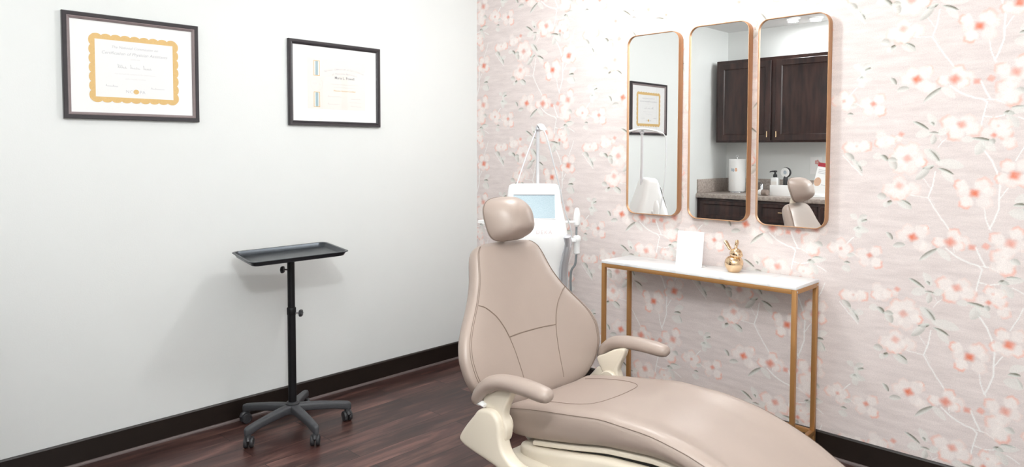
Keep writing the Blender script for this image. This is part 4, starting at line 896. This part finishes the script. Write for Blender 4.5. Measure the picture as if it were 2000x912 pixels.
def wc(m_, name, mat, par, **k):
    m_.v = [(p[0] - 0.65, p[1] - YB, p[2] - 1.475) for p in m_.v]; return m_.build(name, mat, par, **k)
wc(MB().b2((0.055, YB + 0.001, 1.475), (1.245, YB + 0.335, 2.285), 0.002), 'body', M['cabinet'], uc)
for (a, b, hx) in ((0.085, 0.622, 0.600), (0.668, 1.215, 0.690)):
    d_ = wc(panel_front((a, 1.492), (b, 2.252), YB + 0.335, 0.020, 0.055), 'door', M['cabinet'], uc, smooth=20)
    m_ = MB().cyl((hx, YB + 0.381, 1.522), (hx, YB + 0.381, 1.578), 0.0055, 12)
    for z_ in (1.53, 1.57): m_.cyl((hx, YB + 0.354, z_), (hx, YB + 0.381, z_), 0.004, 10)
    wc(m_, 'handle', M['gold'], d_)
FY = YB + 0.60; CT = 0.975
bc = thing('base_cabinet', 'dark espresso base cabinet with drawers below the beige counter', 'cabinet', (0.86, YB, 0))
def bcm(m_, name, mat, par, **k):
    m_.v = [(p[0] - 0.86, p[1] - YB, p[2]) for p in m_.v]; return m_.build(name, mat, par, **k)
bcm(MB().b2((0.002, YB + 0.001, 0.10), (1.72, FY, 0.9285), 0.002), 'body', M['cabinet'], bc)
bcm(MB().b2((0.002, YB + 0.001, 0.0), (1.72, FY - 0.07, 0.0995)), 'plinth', M['base'], bc, smooth=0)
for a, b in ((0.045, 0.592), (0.642, 1.175), (1.20, 1.70)):
    d_ = bcm(panel_front((a, 0.735), (b, 0.905), FY, 0.020, 0.030), 'drawer', M['cabinet'], bc, smooth=20)
    if a > 0.6:
        mx_ = (a + b) / 2; m_ = MB().cyl((mx_ - 0.07, FY + 0.046, 0.832), (mx_ + 0.07, FY + 0.046, 0.832), 0.0055, 12)
        for q_ in (-0.05, 0.05): m_.cyl((mx_ + q_, FY + 0.019, 0.832), (mx_ + q_, FY + 0.046, 0.832), 0.004, 10)
        bcm(m_, 'handle', M['gold'], d_)
    d_ = bcm(panel_front((a, 0.130), (b, 0.710), FY, 0.020, 0.055), 'door', M['cabinet'], bc, smooth=20)
    m_ = MB().cyl((b - 0.03, FY + 0.046, 0.61), (b - 0.03, FY + 0.046, 0.67), 0.0055, 12)
    for z_ in (0.62, 0.66): m_.cyl((b - 0.03, FY + 0.019, z_), (b - 0.03, FY + 0.046, z_), 0.004, 10)
    bcm(m_, 'handle', M['gold'], d_)
wt = thing('worktop', 'speckled beige laminate counter top with upstands against two walls', 'counter', (0.865, YB, 0.93))
def wtm(m_, name, mat, par, **k):
    m_.v = [(p[0] - 0.865, p[1] - YB, p[2] - 0.93) for p in m_.v]; return m_.build(name, mat, par, **k)
wtm(MB().b2((0.001, YB + 0.001, 0.930), (1.735, FY + 0.030, CT), 0.008, 3), 'slab', M['counter'], wt)
wtm(MB().b2((0.021, YB + 0.001, CT), (1.735, YB + 0.020, 1.110), 0.003), 'backsplash', M['counter'], wt)
wtm(MB().b2((0.001, YB + 0.001, CT), (0.020, FY + 0.010, 1.110), 0.003), 'side_splash', M['counter'], wt)
fc = thing('faucet', 'small dark metal tap with a lever behind the counter edge beside the paper towels', 'faucet', (0.44, YB + 0.12, CT))
MB().lathe([(0.030, 0), (0.030, 0.006), (0.020, 0.012), (0.018, 0.085), (0.014, 0.092)]).build('tap_body', M['chrome'], fc)
MB().tube([Vector(p) for p in spline([(0, 0, 0.07), (0.0, 0.05, 0.105), (0.0, 0.12, 0.112), (0.0, 0.15, 0.085)], 6)], 0.011, 14).build('spout', M['chrome'], fc)
MB().tube([(0, 0, 0.096), (-0.07, 0.01, 0.100), (-0.105, 0.012, 0.106), (-0.125, 0.012, 0.108)], [0.008, 0.0055, 0.012, 0.008], 12).build('lever', M['cable_dark'], fc)
pt = thing('paper_towel_holder', 'upright roll of printed white paper towel on a holder in the counter corner', 'paper towel', (0.238, YB + 0.235, CT))
MB().lathe([(0.075, 0), (0.078, 0.003), (0.075, 0.010), (0.008, 0.012), (0.006, 0.352), (0.003, 0.354)]).tube([Vector((0.014 * math.cos(2 * PI * k / 20), 0, 0.362 + 0.011 * math.sin(2 * PI * k / 20))) for k in range(20)], 0.0026, 8, closed=True).build('stand', M['chrome'], pt)
tr_ = MB().lathe([(0.020, 0.013), (0.080, 0.013), (0.0812, 0.016), (0.0812, 0.333), (0.080, 0.336), (0.020, 0.336)], n=40).build('towel_roll', M['white_soft'], pt)
def towel_print(a0, zc, w, h, mat):
    pr = []
    for k in range(16):
        q_ = 2 * PI * k / 16; rx = w * math.cos(q_) * (0.6 + 0.4 * (1 - math.sin(q_)) / 2 * 1.4); pr.append((a0 + rx / 0.0815, zc + h * math.sin(q_)))
    MB().rings([[Vector((r_ * math.cos(a), r_ * math.sin(a), z)) for a, z in pr] for r_ in (0.0812, 0.0816)]).build('print', mat, tr_, smooth=0)
towel_print(R(72), 0.230, 0.013, 0.018, M['orange_print']); towel_print(R(90), 0.226, 0.010, 0.018, M['greyblue_print']); towel_print(R(102), 0.230, 0.009, 0.017, M['greyblue_print'])
towel_print(R(105), 0.12, 0.018, 0.010, M['cream_paper'])
sb = thing('soap_dispenser', 'white pump bottle with a black pump top standing on the counter', 'soap bottle', (0.634, YB + 0.25, CT))
MB().rings([[Vector((sx * 0.037 * k, sy * 0.030 * k, z)) for sx, sy in [(spow(math.cos(2 * PI * i / 32), 0.5), spow(math.sin(2 * PI * i / 32), 0.5)) for i in range(32)]] for z, k in ((0, 0.94), (0.003, 1), (0.150, 1), (0.160, 0.9), (0.165, 0.5))]).build('bottle', M['white'], sb)
MB().rings([[Vector((x, 0.0304, z)) for x, z in rounded_rect(-0.026, 0.026, 0.02, 0.125, 0.004, 2)], [Vector((x, 0.0308, z)) for x, z in rounded_rect(-0.026, 0.026, 0.02, 0.125, 0.004, 2)]]).build('bottle_label', M['cream_paper'], sb, smooth=0)
MB().lathe([(0.018, 0.160), (0.019, 0.165), (0.018, 0.190), (0.010, 0.194), (0.008, 0.212), (0.017, 0.214), (0.017, 0.226), (0.010, 0.229)]).tube([(0, 0, 0.220), (-0.025, 0.006, 0.221), (-0.045, 0.010, 0.216), (-0.049, 0.011, 0.210)], [0.008, 0.006, 0.005, 0.004], 10).build('pump', M['black_plastic'], sb)
rd = thing('round_device', 'small round white disc device on a black handle stand on the counter', 'device', (0.735, YB + 0.25, CT), R(12))
MB().box((0, 0, 0.006), (0.062, 0.062, 0.012), None, 0.004).tube([(0, 0, 0.01), (0, 0, 0.15), (0, -0.005, 0.175)], [0.021, 0.021, 0.018], 16).build('stand', M['black_plastic'], rd)
fm = Matrix.Translation((0, 0.0, 0.212)) @ Matrix.Rotation(R(-90), 4, 'X')
dk = MB().lathe([(0.047, -0.022), (0.049, -0.018), (0.049, 0.002), (0.046, 0.006)], (0, 0, 0), 36, fm).build('disc', M['black_plastic'], rd)
MB().lathe([(0.045, 0.0055), (0.0455, 0.010), (0.043, 0.013), (0.020, 0.013), (0.018, 0.010), (0.018, 0.0055)], (0, 0, 0), 36, fm).build('white_ring', M['white'], dk)
MB().lathe([(0.0175, 0.0055), (0.0175, 0.009), (0.008, 0.0095)], (0, 0, 0), 28, fm).build('lens', M['greyblue_print'], dk)
bx = thing('tissue_box', 'low white cardboard box lying on the counter in front of the soap bottle', 'box', (0.770, YB + 0.42, CT), R(-4))
MB().b2((-0.092, -0.050, 0), (0.092, 0.050, 0.098), 0.003).build('carton', M['white_soft'], bx)
MB().rings([[Vector((0.05 * math.cos(2 * PI * k / 28), 0.018 * math.sin(2 * PI * k / 28), z)) for k in range(28)] for z in (0.0978, 0.0986)]).build('slot', M['cable'], bx, smooth=0)
jr = thing('small_jar', 'small jar with a white cap lying on its side on the counter', 'jar', (0.640, YB + 0.52, CT), R(10))
jm = Matrix.Translation((0, 0, 0.0285)) @ Matrix.Rotation(R(90), 4, 'Y')
MB().lathe([(0.020, -0.012), (0.0275, -0.008), (0.028, 0.045), (0.024, 0.050)], (0, 0, 0), 28, jm).build('jar_body', simple('brown_jar', (0.28, 0.22, 0.19), 0.35), jr)
MB().lathe([(0.0280, -0.040), (0.0285, -0.036), (0.0285, -0.010), (0.0265, -0.008)], (0, 0, 0), 28, jm).build('jar_cap', M['white'], jr)
bh = thing('brochure_stand', 'white brochure with a dark red header and a portrait standing on the counter', 'brochure', (1.085, YB + 0.36, CT), R(-8))
lean = Matrix.Rotation(R(14), 4, 'X') @ Matrix.Rotation(R(9), 4, 'Y')
def leaned(m_, dy=0.0, dz=0.012):
    m_.v = [tuple(Matrix.Translation((0, dy, dz)) @ lean @ Vector(p)) for p in m_.v]; return m_
leaned(MB().b2((-0.066, -0.004, 0), (0.066, 0, 0.305))).build('leaflet', M['white_soft'], bh, smooth=0)
leaned(MB().b2((-0.066, 0.0002, 0.268), (0.066, 0.0008, 0.305))).build('header_band', M['red'], bh, smooth=0)
m_ = MB().rings([[Vector((-0.036 + 0.030 * math.cos(2 * PI * k / 24), y, 0.125 + 0.042 * math.sin(2 * PI * k / 24))) for k in range(24)] for y in (0.0002, 0.0007)]); leaned(m_).build('portrait', M['skin_print'], bh, smooth=0)
m_ = MB()
for z_, x0_, x1_ in ((0.235, -0.05, 0.05), (0.220, -0.05, 0.04), (0.205, -0.05, 0.045), (0.10, 0.0, 0.05), (0.085, 0.0, 0.045), (0.05, -0.01, 0.02)): m_.b2((x0_, 0.0002, z_), (x1_, 0.0006, z_ + 0.006))
leaned(m_).build('print', M['ink'], bh, smooth=0)
m_ = MB().b2((-0.075, -0.060, 0), (0.075, 0.045, 0.006), 0.002); m_.b2((-0.075, -0.0105, 0.004), (0.075, -0.006, 0.10)); m_.build('holder', M['white'], bh, smooth=0)
tc_ = thing('brown_card', 'tan card propped upright behind the brochure at the end of the counter', 'card', (1.215, YB + 0.20, CT), R(-6))
MB().b2((-0.075, -0.003, 0), (0.075, 0.003, 0.20), 0.001).build('card_face', M['tan_print'], tc_, smooth=0)
MB().b2((-0.03, -0.05, 0), (0.03, -0.003, 0.004)).build('card_foot', M['tan_print'], tc_, smooth=0)
wl = thing('wall_card', 'small white card with a pink flower print pinned to the wall above the backsplash', 'card', (0.925, YB, 1.25))
MB().b2((-0.055, 0.001, -0.08), (0.055, 0.003, 0.085)).build('card_face', M['white_soft'], wl, smooth=0)
m_ = MB()
for k in range(5):
    a = 2 * PI * k / 5; m_.rings([[Vector((0.01 + 0.014 * math.cos(a) + 0.010 * math.cos(2 * PI * q / 12), y, 0.035 + 0.014 * math.sin(a) + 0.010 * math.sin(2 * PI * q / 12))) for q in range(12)] for y in (0.0031, 0.0034)])
m_.build('flower_print', M['pink_print'], wl, smooth=0)
